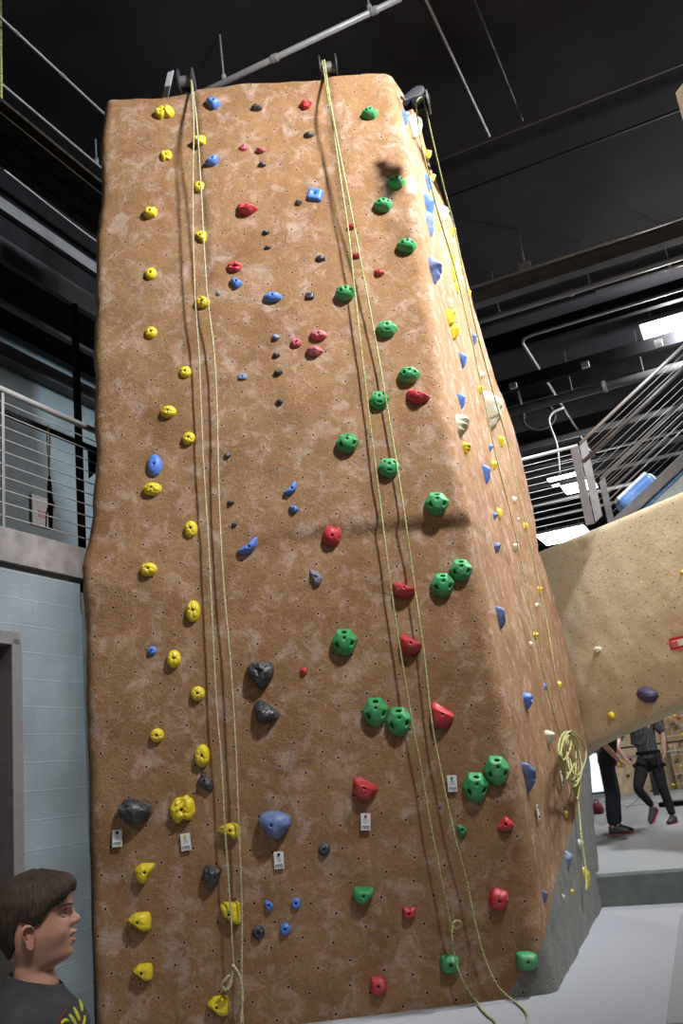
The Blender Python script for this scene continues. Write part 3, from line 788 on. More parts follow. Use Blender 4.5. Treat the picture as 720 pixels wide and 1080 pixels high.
 ('grey', 'tri', 332.8, 608.6, 14, 19, 'grey three cornered hold below the red one on the crease'),
 (K, 'shard', 274, 711.7, 29, 29, 'upper of two large angular black holds right of the left rope'),
 (K, 'slant', 280.5, 750, 27, 25, 'lower of two large angular black holds right of the left rope'),
 (K, 'skull', 215.5, 824.4, 17, 21, 'knobbly black hold right under a tall yellow capsule'),
 (K, 'boulder', 141, 855.5, 37, 26, 'largest black hold, a wide boulder near the left edge above a white card'),
 (K, 'cluster', 222.5, 925.8, 22, 24, 'black hold of several fused balls left of the left rope'),
 (K, 'oval', 341.7, 895.8, 13, 14, 'small black oval hold between two white cards at lower centre', -25, dict(noise=.15, stripes=.05)),
 (K, 'oval', 272, 984, 14, 14, 'small black nut shaped hold beside three little blue ones', 30, dict(noise=.15, stripes=.05)),
]
for q in HOLDS:
    hold(q[0], q[1], q[2], q[3], q[4], q[5], q[6], *(q[7:9]))
PO = dict(dent=[(.25, .35, .3, .35, .75)])
SIDE = [
 ('cream', 'chunk', 427.5, 105.6, 5, 4, 'tiny white hold on the ridge beside the side pulley bracket'),
 (B_, 'spear', 429, 123.5, 8, 13, 'topmost blue hold of the side face, right at the ridge'),
 ('cream', 'tear', 440, 133, 14, 20, 'round cream hold highest on the side face, behind the side rope'),
 (Y, 'oval', 453, 162, 7, 9, 'tiny yellow hold highest on the side face at its outer edge'),
 (Y, 'oval', 457, 187, 7, 9, 'tiny yellow hold on the side rope just above the upper blue shards'),
 (B_, 'spear', 453.2, 193, 8, 16, 'slim blue hold of the side face, first of three blue ones below each other'),
 (B_, 'spear', 454.5, 217, 12, 22, 'slim blue shard on the side face, middle of three blue ones'),
 ('pale', 'spear', 455.5, 236, 12, 24, 'blue shard with an open pocket, lowest of three blue ones near the ridge', 0, PO),
 ('cream', 'drop', 468, 225.5, 14, 17, 'cream hold behind both strands of the side rope in the upper part'),
 (Y, 'oval', 463.7, 240, 5, 8, 'tiny yellow hold right of the blue shard with the open pocket'),
 (Y, 'long', 478.5, 243.5, 6, 10, 'tiny yellow hold at the outer edge under the upper cream one'),
 ('navy', 'spear', 460.5, 285, 17, 26, 'dark blue striped hold hanging on the ridge like a shell', 0, dict(stripes=.09)),
 (Y, 'long', 478, 274.5, 7, 15, 'uppermost of three stacked yellow holds on the side rope'),
 (Y, 'long', 479.7, 289, 6, 15, 'middle of three stacked yellow holds on the side rope'),
 (Y, 'long', 483, 303.5, 5, 11, 'lowest of three stacked yellow holds on the side rope'),
 ('cream', 'chunk', 487, 293.5, 4, 7, 'tiny white hold right of the stacked yellow ones'),
 (Y, 'chunk', 495, 308.7, 5, 8, 'tiny yellow hold on the outer strand of the side rope'),
 ('cream', 'long', 476, 320, 9, 11, 'small white hold right above the big twin yellow hold'),
 (Y, 'crown', 477, 333.5, 12, 19, 'upper lump of the big twin yellow hold near the ridge'),
 (Y, 'sail', 481, 348.5, 12, 18, 'lower lump of the big twin yellow hold near the ridge'),
 ('navy', 'spear', 501, 357, 6, 12, 'small dark blue hold between the side rope strands'),
 (Y, 'oval', 504.7, 358, 3, 7, 'tiny yellow hold hidden behind a small dark blue one'),
 (B_, 'spear', 489.3, 379.5, 9, 16, 'bright blue hold on the side face below the twin yellow hold'),
 ('cream', 'oval', 509, 395, 6, 8, 'tiny cream hold on the side rope above a tiny yellow one'),
 (Y, 'tear', 508, 411, 7, 9, 'tiny yellow hold at the head of the huge cream one'),
 (B_, 'spear', 487.8, 423, 10, 16, 'blue hold left of the huge cream one, above the cream swirl'),
 ('cream', 'oval', 488.3, 447.5, 14, 25, 'cream hold carved in deep swirls beside the ridge', 0, dict(stripes=.20, p=2.2)),
 ('cream', 'long', 513.5, 434, 31, 41, 'huge long cream hold, the largest on the side face'),
 (Y, 'tear', 493, 472.3, 9, 13, 'yellow striped hold directly below the cream swirl', 0, dict(stripes=.12)),
 (Y, 'tear', 530, 465.5, 7, 12, 'yellow hold on the outer strand right below the huge cream one'),
 (B_, 'sail', 517.7, 471.7, 6, 8, 'tiny blue hold straight below the huge cream one'),
 (Y, 'sail', 522, 490, 7, 11, 'yellow hold touching the upper right of a blue pocket hold at half height'),
 (B_, 'spear', 514.5, 499.7, 14, 20, 'blue pocket hold at half height of the side face', 0, PO),
 ('cream', 'chunk', 543, 526.7, 5, 8, 'tiny white hold on the side rope at half height'),
 (Y, 'oval', 527.5, 541, 6, 14, 'thin curved yellow hold beside a small dark blue one', 0, dict(bend=.3)),
 ('navy', 'sail', 522.5, 544, 7, 9, 'small dark blue hold touching the thin curved yellow one'),
 ('cream', 'chunk', 547, 547.5, 3, 4, 'faint speck of a white hold between the side rope strands'),
 (Y, 'chunk', 554.8, 554.7, 6, 9, 'yellow hold on the side rope level with the white lamp glow'),
 ('navy', 'sail', 525, 577, 9, 13, 'dark blue hold alone on the side face below the thin curved yellow one'),
 ('cream', 'drop', 545, 577.5, 8, 10, 'small cream hold below the rope, right of a lone dark blue one'),
 (Y, 'tear', 570, 622.5, 6, 9, 'small yellow hold at the outer edge beside the sand coloured bridge'),
 ('cream', 'oval', 566.7, 638.7, 6, 7, 'tiny cream hold just under a small yellow one near the bridge'),
 ('navy', 'spear', 530, 651, 15, 25, 'blue hold with a big round pocket below the middle of the side face', 0, dict(dent=[(.2, .4, .35, .3, .8)])),
 (Y, 'horn', 565.5, 670.5, 8, 9, 'yellow peg shaped hold above a tiny white one'),
 ('cream', 'oval', 560.3, 679.7, 4, 8, 'tiny white hold hanging under the yellow peg'),
 (B_, 'chunk', 576, 724, 6, 7, 'tiny deep blue hold left of a yellow one near the rope'),
 (Y, 'chunk', 590.5, 721.8, 8, 8, 'small yellow hold on the side rope above the rope coil'),
 (B_, 'drop', 558.4, 739.3, 14, 19, 'blue hold with two finger holes left above the rope coil', 0, dict(dent=[(-.2, .3, .2, .25, .7), (.4, .2, .2, .3, .7)])),
 ('cream', 'drop', 580.7, 778, 11, 17, 'grey white hold immediately left of the rope coil'),
 ('navy', 'spear', 560, 819.5, 18, 33, 'large striped blue hold with a white pocket beside the lowest green pair', 0, dict(stripes=.06, dent=[(.2, .5, .3, .25, .8)])),
 (Y, 'round', 597.8, 858.4, 7, 8, 'tiny round yellow hold low on the side face'),
 ('pale', 'sail', 601, 906, 9, 19, 'pale blue pointed hold on the bare grey corner'),
 ('cream', 'oval', 613, 890, 8, 11, 'faint whitish hold high on the bare grey corner'),
 (Y, 'long', 619.5, 926, 7, 25, 'long upright yellow hold on the bare grey corner at the end of the side rope'),
 (Y, 'oval', 604, 940.4, 4, 6, 'tiny yellow hold lowest on the bare grey corner'),
 ('cream', 'sail', 595, 946.7, 4, 8, 'tiny white hold left of the tiny yellow one near the floor'),
 ('pale', 'spear', 575.5, 946, 8, 15, 'slim blue hold at the border of brown and bare grey near the floor'),
]
for q in SIDE:
    hold(q[0], q[1], q[2], q[3], q[4], q[5], q[6], *(q[7:9]), side=True, ratio=.55 if q[1] in ('spear', 'long') else .75)

# ------------------------------------------------------------------ route cards screwed to the tower
CARDS = [(124.4, 884, 11, 17, 'bolt', 'white route card with a black dot, leftmost on the tower, under the black boulder', 0, 0),
         (196.4, 887.8, 11, 17, 'yel', 'white route card with a yellow dot under the biggest yellow hold', 5, 0),
         (294.4, 907, 10.5, 17, 'bolt', 'white route card with a black dot under the big blue ball', 3, 0),
         (385.5, 866.7, 10.5, 17, 'red', 'white route card with a red dot under a red hold', 0, 0),
         (476.4, 826.4, 10.5, 16.5, 'grn', 'white route card with a green dot beside the lowest green pair', 4, 0),
         (564.4, 856.7, 5, 15, 'bolt', 'white route card on the side face under the large striped blue hold', -2, 1),
         (590, 821, 5, 15, 'bolt', 'white route card on the side face left of the rope coil', -2, 1)]
for (px, py, pw, ph, dot, lab, rot, side) in CARDS:
    P, _ = hit(px, py); n = SN if side else Vector((0, -1, 0)); X, U, N_ = frame_at(n)
    k = depth(P) / FPX; H_ = ph * k; W2 = H_ * .60
    q = proj(P + U * .1); lean = 0 if side else math.atan2(-(q[0] - px), -(q[1] - py))
    a = math.radians(rot) - lean
    X, U = X * math.cos(a) + U * math.sin(a), U * math.cos(a) - X * math.sin(a)
    P = P + N_ * .022
    b = MB(); b.box((0, 0, 0), W2, H_, .006, X, U, N_)
    o = b.build('route_card', MAT['card'], bevel=.0015); o.location = P
    tag(o, lab, 'card', 'white route cards on the tower')
    mt = dict(bolt=MAT['bolt'], yel=HM['yellow'], red=HM['red'], grn=HM['green'])[dot]
    b = MB(); b.cyl(U * H_ * .33 + N_ * .005, N_, .0115, .006, 12); d_ = b.build('dot', mt); d_.parent = o
    b = MB(); rnd = random.Random(int(px))
    for i in range(3): b.box(U * (H_ * (.12 - .09 * i)) + N_ * .0036, W2 * rnd.uniform(.3, .6), .0022, .001, X, U, N_)
    d_ = b.build('printed_lines', MAT['post']); d_.parent = o
    b = MB()
    for i, xx in enumerate((-.25, 0, .27)):
        pts = [X * (W2 * (xx + .12 * math.cos(t))) + U * (-H_ * .32 + W2 * .13 * math.sin(t)) + N_ * .0042 for t in [j * 2 * math.pi / 10 for j in range(8 + i)]]
        b.tube(pts, .0022, 5)
    d_ = b.build('logo_squiggle', MAT['ink'] if px < 500 else MAT['ink']); d_.parent = o

# ------------------------------------------------------------------ raised mats behind the tower
S0 = at_z(635, 957, 0); S1 = at_z(720, 955, 0); sd = D2
SH = .33
fl = at_z(637, 930.5, SH)            # top edge of the step
b0 = S0.dot(D1)
b = MB()
a0, a1 = S0.dot(D2) - 1.0, 7.0
# cross section: vertical front, slow ramp, flat
prof = [(b0, 0), (b0 + .02, SH - .03), (b0 + .05, SH), (b0 + 1.1, SH + .01), (b0 + 2.9, .52), (b0 + 12.5, .52)]
A = [AB(a0, x, z) for x, z in prof]; B = [AB(a1, x, z) for x, z in prof]
n = len(prof)
b.add(A + B, [(i, i + 1, n + i + 1, n + i) for i in range(n - 1)] + [tuple([0] + [n - 1 - i for i in range(n - 1)])[:0] or tuple(reversed(range(n))), tuple(n + i for i in range(n))])
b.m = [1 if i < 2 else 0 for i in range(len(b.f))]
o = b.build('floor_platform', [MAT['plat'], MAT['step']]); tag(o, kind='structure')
def floor_pt(px, py, z): return at_z(px, py, z)
# seams pressed in the padded platform cover
for (p, q) in (((640, 853), (720, 843)), ((660, 853), (680, 836))):
    b = MB(); P, Q = at_z(*p, .524), at_z(*q, .524); d = (Q - P).normalized(); P -= d * (1.0 if p[0] == 640 else 0); Q += d * 1.0 if p[0] == 640 else d * 0
    b.box((P + Q) / 2, (Q - P).length, .02, .006, d, Z.cross(d)); tag(b.build('trim_3', MAT['beam']), kind='structure')
P = at_z(697, 850.5, .53); Q = at_z(745, 846.5, .53); d = (Q - P).normalized()
b = MB(); b.box((P + Q) / 2 + Z * .035, (Q - P).length, .28, .07, d, Z.cross(d)); tag(b.build('foam_bar', MAT['black'], bevel=.01), 'flat black foam bar lying on the raised mats behind the walking person', 'foam bar')
# separate mat on the right of the floor
P = at_z(717.5, 968, 0); Q = at_z(703, 1082, 0); d = (P - Q).normalized(); nr = Vector((d.y, -d.x, 0))
b = MB(); c = (P + Q) / 2 + nr * 1.2; b.box(c + Z * .012, (P - Q).length * 1.02 + 0, 2.4, .024, d, nr)
tag(b.build('floor_mat', MAT['plat'], bevel=.006), 'thin grey floor mat whose edge runs up the right side of the photo', 'floor mat')

# ------------------------------------------------------------------ sand coloured arched bridge wall
J = at_plane(620, 785, SA, SN); BD = Vector((.5, -.87, 0)).normalized(); BNn = Vector((.87, .5, 0)).normalized()   # BNn points away from the viewer
def bp_(px, py):
    p = at_plane(px, py, J, BNn); return (p - J).dot(BD), p.z
low = [(-1.2, 1.2)] + sorted([bp_(620, 789), bp_(630, 784), bp_(647, 776), bp_(680, 762), bp_(720, 742)]) + [(3.2, 2.45), (3.9, 2.3), (4.3, 1.4), (4.5, 0.0), (5.2, 0.0)]
topl = [(-1.2, 4.42), (5.2, 4.42)]
TH = .25; nx, nz = 150, 50
V = []; F = []; U = []
for side in (0, 1):
    for i in range(nx + 1):
        s = -1.2 + 6.4 * i / nx
        zl = interp(low, s); zt = interp(topl, s)
        for j in range(nz + 1):
            z = zl + (zt - zl) * j / nz
            P = J + BD * s; P.z = z
            off = TH * side
            if side == 0:
                e = min(z - zl, zt - z); off += .05 * max(0, 1 - e / .07) ** 2
                off -= noise.fractal(P * 1.2, 1, 2.1, 4) * .018 + noise.noise(P * 9) * .004
                bulge = .10 * math.sin(max(0, min(1, (z - 1.7) / 2.7)) * math.pi); off -= bulge
            V.append(P + BNn * off); U.append((s, z))
N1 = (nx + 1) * (nz + 1)
for i in range(nx):
    for j in range(nz):
        a = i * (nz + 1) + j; F.append((a, a + nz + 1, a + nz + 2, a + 1)); a += N1; F.append((a + 1, a + nz + 2, a + nz + 1, a))
    for j in (0, nz):
        a = i * (nz + 1) + j; q = (a, a + nz + 1, a + nz + 1 + N1, a + N1); F.append(q if j else tuple(reversed(q)))
for i in (0, nx):
    for j in range(nz):
        a = i * (nz + 1) + j; q = (a, a + 1, a + 1 + N1, a + N1); F.append(q if i == 0 else tuple(reversed(q)))
me = bpy.data.meshes.new('climbing_bridge'); me.from_pydata([tuple(v) for v in V], [], F); me.materials.append(MAT['bridge'])
me.polygons.foreach_set('use_smooth', [True] * (len(F)))
for p in me.polygons:
    if abs(p.normal.dot(BNn)) < .35: p.use_smooth = False
l = me.uv_layers.new(name='UVMap'); lv = [0] * len(me.loops); me.loops.foreach_get('vertex_index', lv)
l.data.foreach_set('uv', [c for i in lv for c in U[i]])
br = bpy.data.objects.new('climbing_bridge', me); COL.objects.link(br)
tag(br, 'sand coloured arched climbing bridge meeting the tower on the right, above two people', 'climbing wall')
BBVH = BVHTree.FromPolygons(V, F)
hold('cream', 'shard', 629.5, 686, 9, 8, 'small white hold on the sand coloured bridge, above left of the purple one', bvh=BBVH)
hold('purple', 'boulder', 680.5, 733, 25, 18, 'dark purple oval hold near the lower edge of the sand coloured bridge', 8, dict(p=2.4, H=.45, noise=.08, bolt=(0, .1)), bvh=BBVH)
hold('yellow', 'round', 644, 755, 9, 9, 'small yellow hold on the bridge near the arch corner', bvh=BBVH)
hold('yellow', 'chunk', 718.6, 603.5, 4, 4, 'tiny yellow speck of a hold on the bridge at the right edge', bvh=BBVH)
# warning sign on the bridge, running off the picture
P, n = hit(709, 681, BBVH); X = -BD if False else (BD); X = BD; Nf = -BNn
e0 = hit(708, 680, BBVH)[0]; k = depth(e0) / FPX
hh = 12 * k; ww = .34
cz = e0 + X * (ww / 2) + Nf * .03
sg = MB(); sg.box((0, 0, 0), ww, hh, .006, X, Z, Nf); so = sg.build('warning_sign', MAT['red']); so.location = cz
tag(so, 'red bordered white warning sign on the sand coloured bridge at the right edge', 'sign')
sg = MB(); sg.box(Nf * .004, ww - .06, hh - .06, .003, X, Z, Nf); pn = sg.build('panel', MAT['white']); pn.parent = so
def glyph(ch, x, parent):
    g = MB(); h = hh * .36; r = .007; w_ = h * .62; o = Nf * .008 + X * x
    def pt(u, v): return o + X * (u * w_) + Z * ((v - .5) * h)
    if ch == 'D': g.tube([pt(0, 0), pt(0, 1), pt(.55, 1), pt(.95, .75), pt(1, .5), pt(.95, .25), pt(.55, 0)], r, 6, closed=True)
    if ch == 'O': g.tube([pt(.5 + .5 * math.cos(a), .5 + .5 * math.sin(a)) for a in [i * math.pi / 6 for i in range(12)]], r, 6, closed=True)
    q = g.build('letter', MAT['red']); q.parent = parent
glyph('D', -ww / 2 + .045, so); glyph('O', -ww / 2 + .045 + hh * .36, so)

# ------------------------------------------------------------------ bridge railings (behind the sand coloured wall)
def railing(name, pts_top, label, h=1.07, ncab=10, posts=None, postw=.11, mid=None, skew=0, stringer=False, r=.024):
    """pts_top: polyline of the handrail; cables follow below; posts at given parameters"""
    e = empty(name, tuple(pts_top[0] - Z * h), label, 'railing', 'cable railings of the upper floor')
    b = MB(); b.tube(pts_top, r, 12); b.build('handrail', MAT['steel'], e, smooth=True)
    for k in range(ncab):
        zz = h * (k + 1) / (ncab + 1)
        b = MB(); b.tube([p - Z * zz for p in pts_top], .0045, 6); b.build('cable', MAT['cable'], e, smooth=True)
    for (a, tt) in posts:
        p = pts_top[a].lerp(pts_top[a + 1], tt); d = (pts_top[a + 1] - pts_top[a]).normalized(); nn = d.cross(Z).normalized()
        b = MB(); b.box(p - Z * (h / 2 + .02), postw, .014, h - .0, d, nn); b.build('post', MAT['post'], e, bevel=.003)
    if mid:
        b = MB(); b.tube([p - Z * mid for p in pts_top], .028, 10); b.build('mid_rail', MAT['post'], e, smooth=True)
    if stringer:
        b = MB()
        for p, q in zip(pts_top, pts_top[1:]):
            d = (q - p).normalized(); b.box((p + q) / 2 - Z * (h + .04), (q - p).length, .06, .13, d, d.cross(Z).normalized())
        b.build('stringer', MAT['post'], e)
    return e
P1 = at_z(609, 470, 5.50)
PA = P1 - D2 * 3.2
hd = math.radians(-10.4); RD = Vector((-math.sin(hd), -math.cos(hd), 0))
railing('cable_railing', [PA, P1], 'short cable railing between the tower and the corner post of the bridge', posts=[(0, .40), (0, .985)])
SV = (R2 + U2 * .945).normalized()
railing('cable_railing', [P1 + SV * .04, P1 + SV * 2.4], 'long cable railing rising to the right edge above the bridge', posts=[(0, .02), (0, .83)], mid=.26, postw=.13)
P3 = at_z(633, 505, 5.50)
railing('cable_railing', [P3, P3 + SV * 2.4], 'second cable railing behind the long one, with a bright handrail in mid view', posts=[(0, .01), (0, .9)], postw=.12, stringer=False)
# edge beam of the bridge deck, a pale panel and pads behind it
SY = Vector((0, 1, 0)); SY = (SY - SV * SY.dot(SV)).normalized(); SU = SV.cross(SY).normalized(); SU = SU if SU.z > 0 else -SU
Q = at_plane(690, 514, P1 + FW * .12, FW)
b = MB(); b.box(Q + SV * .15, 2.0, .06, .145, SV, SY, SU); tag(b.build('stair_stringer', MAT['post'], bevel=.008), 'grey brown stair stringer rising to the right between railings and bridge top', 'beam')
blue = hold_mat('blue_vinyl', (.10, .25, .60), .5, .4)
b = MB(); b.box(Q + SV * .30 - SU * .10 + SY * .05, 1.7, .06, .05, SV, SY, SU); tag(b.build('blue_strip', blue, bevel=.008), 'thin blue padded strip directly under the stair stringer', 'pad')
b = MB(); b.box(Q + SV * .30 - SU * .42 + SY * .06, 1.9, .04, .58, SV, SY, SU); tag(b.build('pale_panel', plain('pale_grey_panel', (.30, .32, .30), .7)), 'pale grey panel under the blue strip behind the top of the bridge', 'panel')
Pv = at_plane(671, 521, P1 + FW * .5, FW)
b = MB(); b.box((0, 0, 0), .62, .40, .24, SV, SY, SU); sl = b.build('padded_block', blue, bevel=.09); sl.location = Pv; sl.modifiers['bevel'].segments = 4
tag(sl, 'blue padded block with a white top behind the railing cables near the right edge', 'pad')
b = MB(); b.box(SU * .115, .54, .32, .06, SV, SY, SU); wt = b.build('white_top', MAT['white'], bevel=.02); wt.parent = sl

# ------------------------------------------------------------------ left balcony
hr = at_plane(0, 410, AB(AW, 0), D2); hz = hr.z
bA = hr.dot(D1); bE = 6.1
railing('cable_railing', [AB(AW, bA - 4.0, hz), AB(AW, bE, hz)], 'cable railing on the left balcony above the blue grey block wall', h=hz - 3.72, ncab=10,
        posts=[(0, (4.0 + (at_plane(3, 480, AB(AW, 0), D2).dot(D1) - bA)) / (bE - bA + 4.0)), (0, .3)], postw=.03, r=.026)
ab = AW - 1.0
def onl(px, py, a=ab): return at_plane(px, py, AB(a, 0), D2)
# slim black column and rail standing on the balcony
t0 = onl(82.5, 450); cx_ = t0.dot(D1)
ctop = onl(79, 322).z; b = MB(); b.cyl(AB(ab, cx_, (3.72 + ctop) / 2), Z, .04, ctop - 3.72, 10); col = b.build('steel_column', MAT['black'], smooth=True)
col['label'] = 'slim black steel column on the left balcony beside the tower'; col['category'] = 'column'
b = MB()
for (px, py) in ((85, 497), (86, 512), (86.5, 527)): b.cyl(AB(ab + .0, cx_, onl(px, py).z), D2, .012, .1, 8)
b2 = MB(); q = onl(20, 446); b2.tube([AB(ab + .07, onl(-60, 415).dot(D1), q.z), AB(ab + .07, bE + 1.6, q.z)], .036, 10)
o = b2.build('black_rail', MAT['black'], smooth=True); tag(o, 'black horizontal pipe rail crossing the left balcony behind the cables', 'rail')
g = MB(); kx = AB(ab + .07, cx_, q.z); g.add([kx + D1 * .05 + Z * -.02, kx + D1 * .40 + Z * -.02, kx + D1 * .05 - Z * .35, kx + D1 * .05 + Z * -.02 + D2 * .02, kx + D1 * .40 - Z * .02 + D2 * .02, kx + D1 * .05 - Z * .35 + D2 * .02], [(0, 1, 2), (3, 5, 4), (0, 3, 4, 1), (1, 4, 5, 2), (2, 5, 3, 0)])
o = g.build('gusset', MAT['black']); o.parent = col; 
# sling and lanyard hung from the black rail
s0 = AB(ab + .10, onl(42.5, 452).dot(D1), q.z)
sb = onl(43, 505); se = onl(43, 560)
e = empty('hanging_lanyard', tuple(s0), 'yellow sling with a black lanyard hanging from the black rail on the left balcony', 'lanyard')
b = MB(); b.tube([s0 + Z * .04 + D2 * -.0, s0 + D1 * .02 - Z * .1, s0 - Z * (s0.z - sb.z)], [(.018, .004)] * 3, 8); b.tube([s0 + Z * .04, s0 - D1 * .02 - Z * .1, s0 - Z * (s0.z - sb.z)], [(.018, .004)] * 3, 8)
b.build('yellow_sling', HM['yellow'], e)
zb = s0.z - sb.z
b = MB(); b.tube([s0 - Z * zb, s0 - Z * (zb + .12), s0 - Z * (zb + .30) + D1 * .01, s0 - Z * (s0.z - se.z)], [.012, .025, .028, .02], 8); b.build('black_lanyard', MAT['black'], e, smooth=True)
b = MB(); b.tube([s0 - Z * (zb + .28) + D1 * (.03 + .035 * math.cos(t)) - Z * .04 * math.sin(t) for t in [i * math.pi / 5 for i in range(10)]], .006, 6, closed=True); b.build('carabiner', MAT['steel'], e, smooth=True)
b = MB(); b.tube([s0 - Z * (zb + .25), s0 - Z * (zb + .4) - D1 * .05, s0 - Z * (s0.z - se.z + .0) - D1 * .06], .007, 6); b.build('strap_tail', MAT['black'], e)
# notice on the upper wall
nn = at_plane(42.5, 540, AB(AU, 0), D2)
b = MB(); b.box((0, 0, 0), .02, .36, .42, D2, D1); o = b.build('wall_notice', MAT['card']); o.location = nn + D2 * .02; tag(o, 'white paper notice on the blue grey wall behind the balcony cables', 'notice')
b = MB(); b.box(D2 * .012 + Z * -.04, .004, .15, .10, D2, D1); q_ = b.build('notice_picture', HM['red']); q_.parent = o
# ledge beams on the upper wall
for (py, hgt, mt, lab) in ((377, .22, 'beam', 'upper grey ledge beam along the blue grey wall on the left'), ):
    z_ = at_plane(0, py, AB(AU, 0), D2).z
    b = MB(); b.box(AB(AU + .10, 9, z_), .2, 30, hgt, D2, D1); tag(b.build('ledge_beam', MAT[mt], bevel=.01), lab, 'beam')
# dark soffit and duct work hanging above the balcony
def along(px, py, z, s0_, s1_): 
    p = at_z(px, py, z); return p + D1 * s0_, p + D1 * s1_
p = at_plane(0, 344, AB(AU + .05, 0), D2); zs = p.z
b = MB(); b.box(AB(AU + .75, 12, (zs + HC) / 2), 1.5, 36, HC - zs - .02, D2, D1); tag(b.build('soffit', MAT['dbeam'], bevel=.01), 'broad black soffit over the left balcony', 'soffit')
for py, hh_, mt, lab in ((215, .16, 'beam', 'upper grey rail on the face of the black soffit at the upper left'), (262, .30, 'dpipe', 'broad dark band on the face of the black soffit'), (318, .05, 'beam', 'lowest thin rail on the face of the black soffit')):
    p = at_plane(0, py, AB(AU + 1.56, 0), D2); b = MB(); b.box(AB(AU + 1.55, 11, p.z), .08, 32, hh_, D2, D1); tag(b.build('soffit_rail', MAT[mt], bevel=.006), lab, 'rail')
b = MB(); p = at_z(0, 150, 8.7)
for i in range(6): b.box(p + D1 * 3.0 + D2 * (.12 * i - .2) + Z * .02 * (i % 2), .115, 16, .04, D2, D1)
dk = b.build('plank_deck', MAT['wood']); tag(dk, 'dark plank deck hanging at the upper left', 'deck')
p = at_z(4, 127, 8.75); b = MB(); b.tube([p, p + D1 * 8], .012, 8); tag(b.build('conduit', plain('orange_conduit', (.16, .06, .035), .5), smooth=True), 'thin orange brown conduit on the edge of the plank deck', 'pipe')
p = at_z(3, 180, 8.6); b = MB(); b.tube(catmull([p + D2 * .02, p + D1 * 1.5 - D2 * .03, p + D1 * 2.6 + D2 * .02, p + D1 * 4 - D2 * .02, p + D1 * 7], 8), .010, 8); tag(b.build('loose_cable', MAT['pipe'], smooth=True), 'loose bright cable sagging under the plank deck', 'cable')

# ------------------------------------------------------------------ pipes, rods and beams under the ceiling
def pipe(px, py, z, d, s0_, s1_, r, mat, label, rods=(), elbow=None, name='ceiling_pipe', clamp=()):
    p = at_z(px, py, z)
    if abs(d.dot(D2)) > .9: s0_ = max(s0_, AU + 2.0 - p.dot(D2)); s1_ = min(s1_, AR - .2 - p.dot(D2))
    b = MB(); pts_ = [p + d * s0_, p + d * s1_]
    if elbow: pts_ = pts_ + elbow(pts_)
    b.tube(pts_, r, 10); o = b.build(name, MAT[mat], smooth=True); tag(o, label, 'pipe')
    for s in rods:
        q = p + d * s
        b = MB(); b.cyl((q.x, q.y, (z + HC) / 2), Z, .011, HC - z, 6); b.cyl((q.x, q.y, z + .05), Z, .03, .09, 8); c = b.build('hanger_rod', MAT[mat]); c.parent = o
    for s in clamp:
        q = p + d * s; b = MB(); b.cyl(q, d, r * 1.35, .07, 12); c = b.build('coupling', MAT[mat]); c.parent = o
    return o
def par(px, py, z, d, base):   # parameter of a pixel on a pipe
    return (at_z(px, py, z) - at_z(base[0], base[1], z)).dot(d)
B1 = (225, 92); pipe(*B1, 9.6, D2, -1.6, par(424, 1, 9.6, D2, B1), .035, 'pipe', 'grey pipe crossing the ceiling just above the top of the tower', rods=(par(236, 86, 9.6, D2, B1), par(390, 13, 9.6, D2, B1)), clamp=(par(290, 62, 9.6, D2, B1), par(395, 12, 9.6, D2, B1)))
B1 = (0, 18); pipe(*B1, 9.9, D1, -2, 9, .016, 'pipe', 'thin conduit slanting down to the tower at the upper left, the higher one', clamp=(par(18, 34, 9.9, D1, B1), par(65, 80, 9.9, D1, B1)))
B1 = (0, 87); pipe(*B1, 9.9, D1, -2, 9, .016, 'pipe', 'thin conduit slanting down to the tower at the upper left, the lower one', rods=(par(104, 172, 9.9, D1, B1),))
B1 = (449, 0); pipe(*B1, 10.1, D1, -2, par(518, 143, 10.1, D1, B1), .018, 'pipe', 'thin ceiling conduit from the top edge down to the long cross conduit')
B1 = (500, 0); pipe(*B1, 10.15, D1, -2, par(549, 128, 10.15, D1, B1), .012, 'dpipe', 'thin dotted ceiling conduit right of the other one at the top edge', clamp=(0.4, .9, 1.6, 2.0))
B1 = (467, 167); pipe(*B1, 10.1, D2, -1, 6, .02, 'beam', 'faint long cross conduit over the black ceiling at the upper right')
B1 = (480, 205); pipe(*B1, 10.2, D2, -1, 7, .02, 'dpipe', 'barely visible conduit below the long cross conduit')
p = at_z(553, 279, 9.6)
b = MB(); q0 = at_plane(522, 151, p, (0, 1, 0)); b.tube([p, Vector((p.x, p.y, HC))], .016, 8)
o = b.build('drop_conduit', MAT['pipe'], smooth=True); tag(o, 'vertical conduit ending in a square box above the grey ceiling beam', 'pipe')
b = MB(); b.box(p - Z * .04, .20, .10, .14, D2, D1); q_ = b.build('junction_box', MAT['pipe'], bevel=.008); q_.parent = o
B1 = (501, 302); pb = at_z(*B1, 9.55)
pipe(*B1, 9.55, D2, -1.5, 7, .03, 'pipe', 'bright conduit running along the top of the grey ceiling beam', clamp=(par(604, 269, 9.55, D2, B1),))
b = MB(); b.box(pb + D2 * 3 - Z * .16 + D1 * .12, 9, .06, .26, D2, D1); b.box(pb + D2 * 3 - Z * .30 + D1 * .12, 9, .22, .03, D2, D1); b.box(pb + D2 * 3 - Z * .03 + D1 * .12, 9, .22, .03, D2, D1)
tag(b.build('roof_beam', MAT['beam'], bevel=.004), 'grey steel ceiling beam at the right, under the bright conduit', 'beam')
B1 = (512, 337); pipe(*B1, 9.4, D2, -1.5, 7, .05, 'pipe', 'thick grey sprinkler pipe below the grey ceiling beam', rods=(par(526, 331, 9.4, D2, B1), par(622, 301, 9.4, D2, B1)), clamp=(par(602, 308, 9.4, D2, B1),))
B1 = (600, 314); pipe(640, 304, 9.4, D2, -.2, 6, .022, 'steel', 'bright thin pipe branching to the right under the thick sprinkler pipe', rods=(par(707, 284, 9.4, D2, (640, 304)),))
B1 = (563, 351)
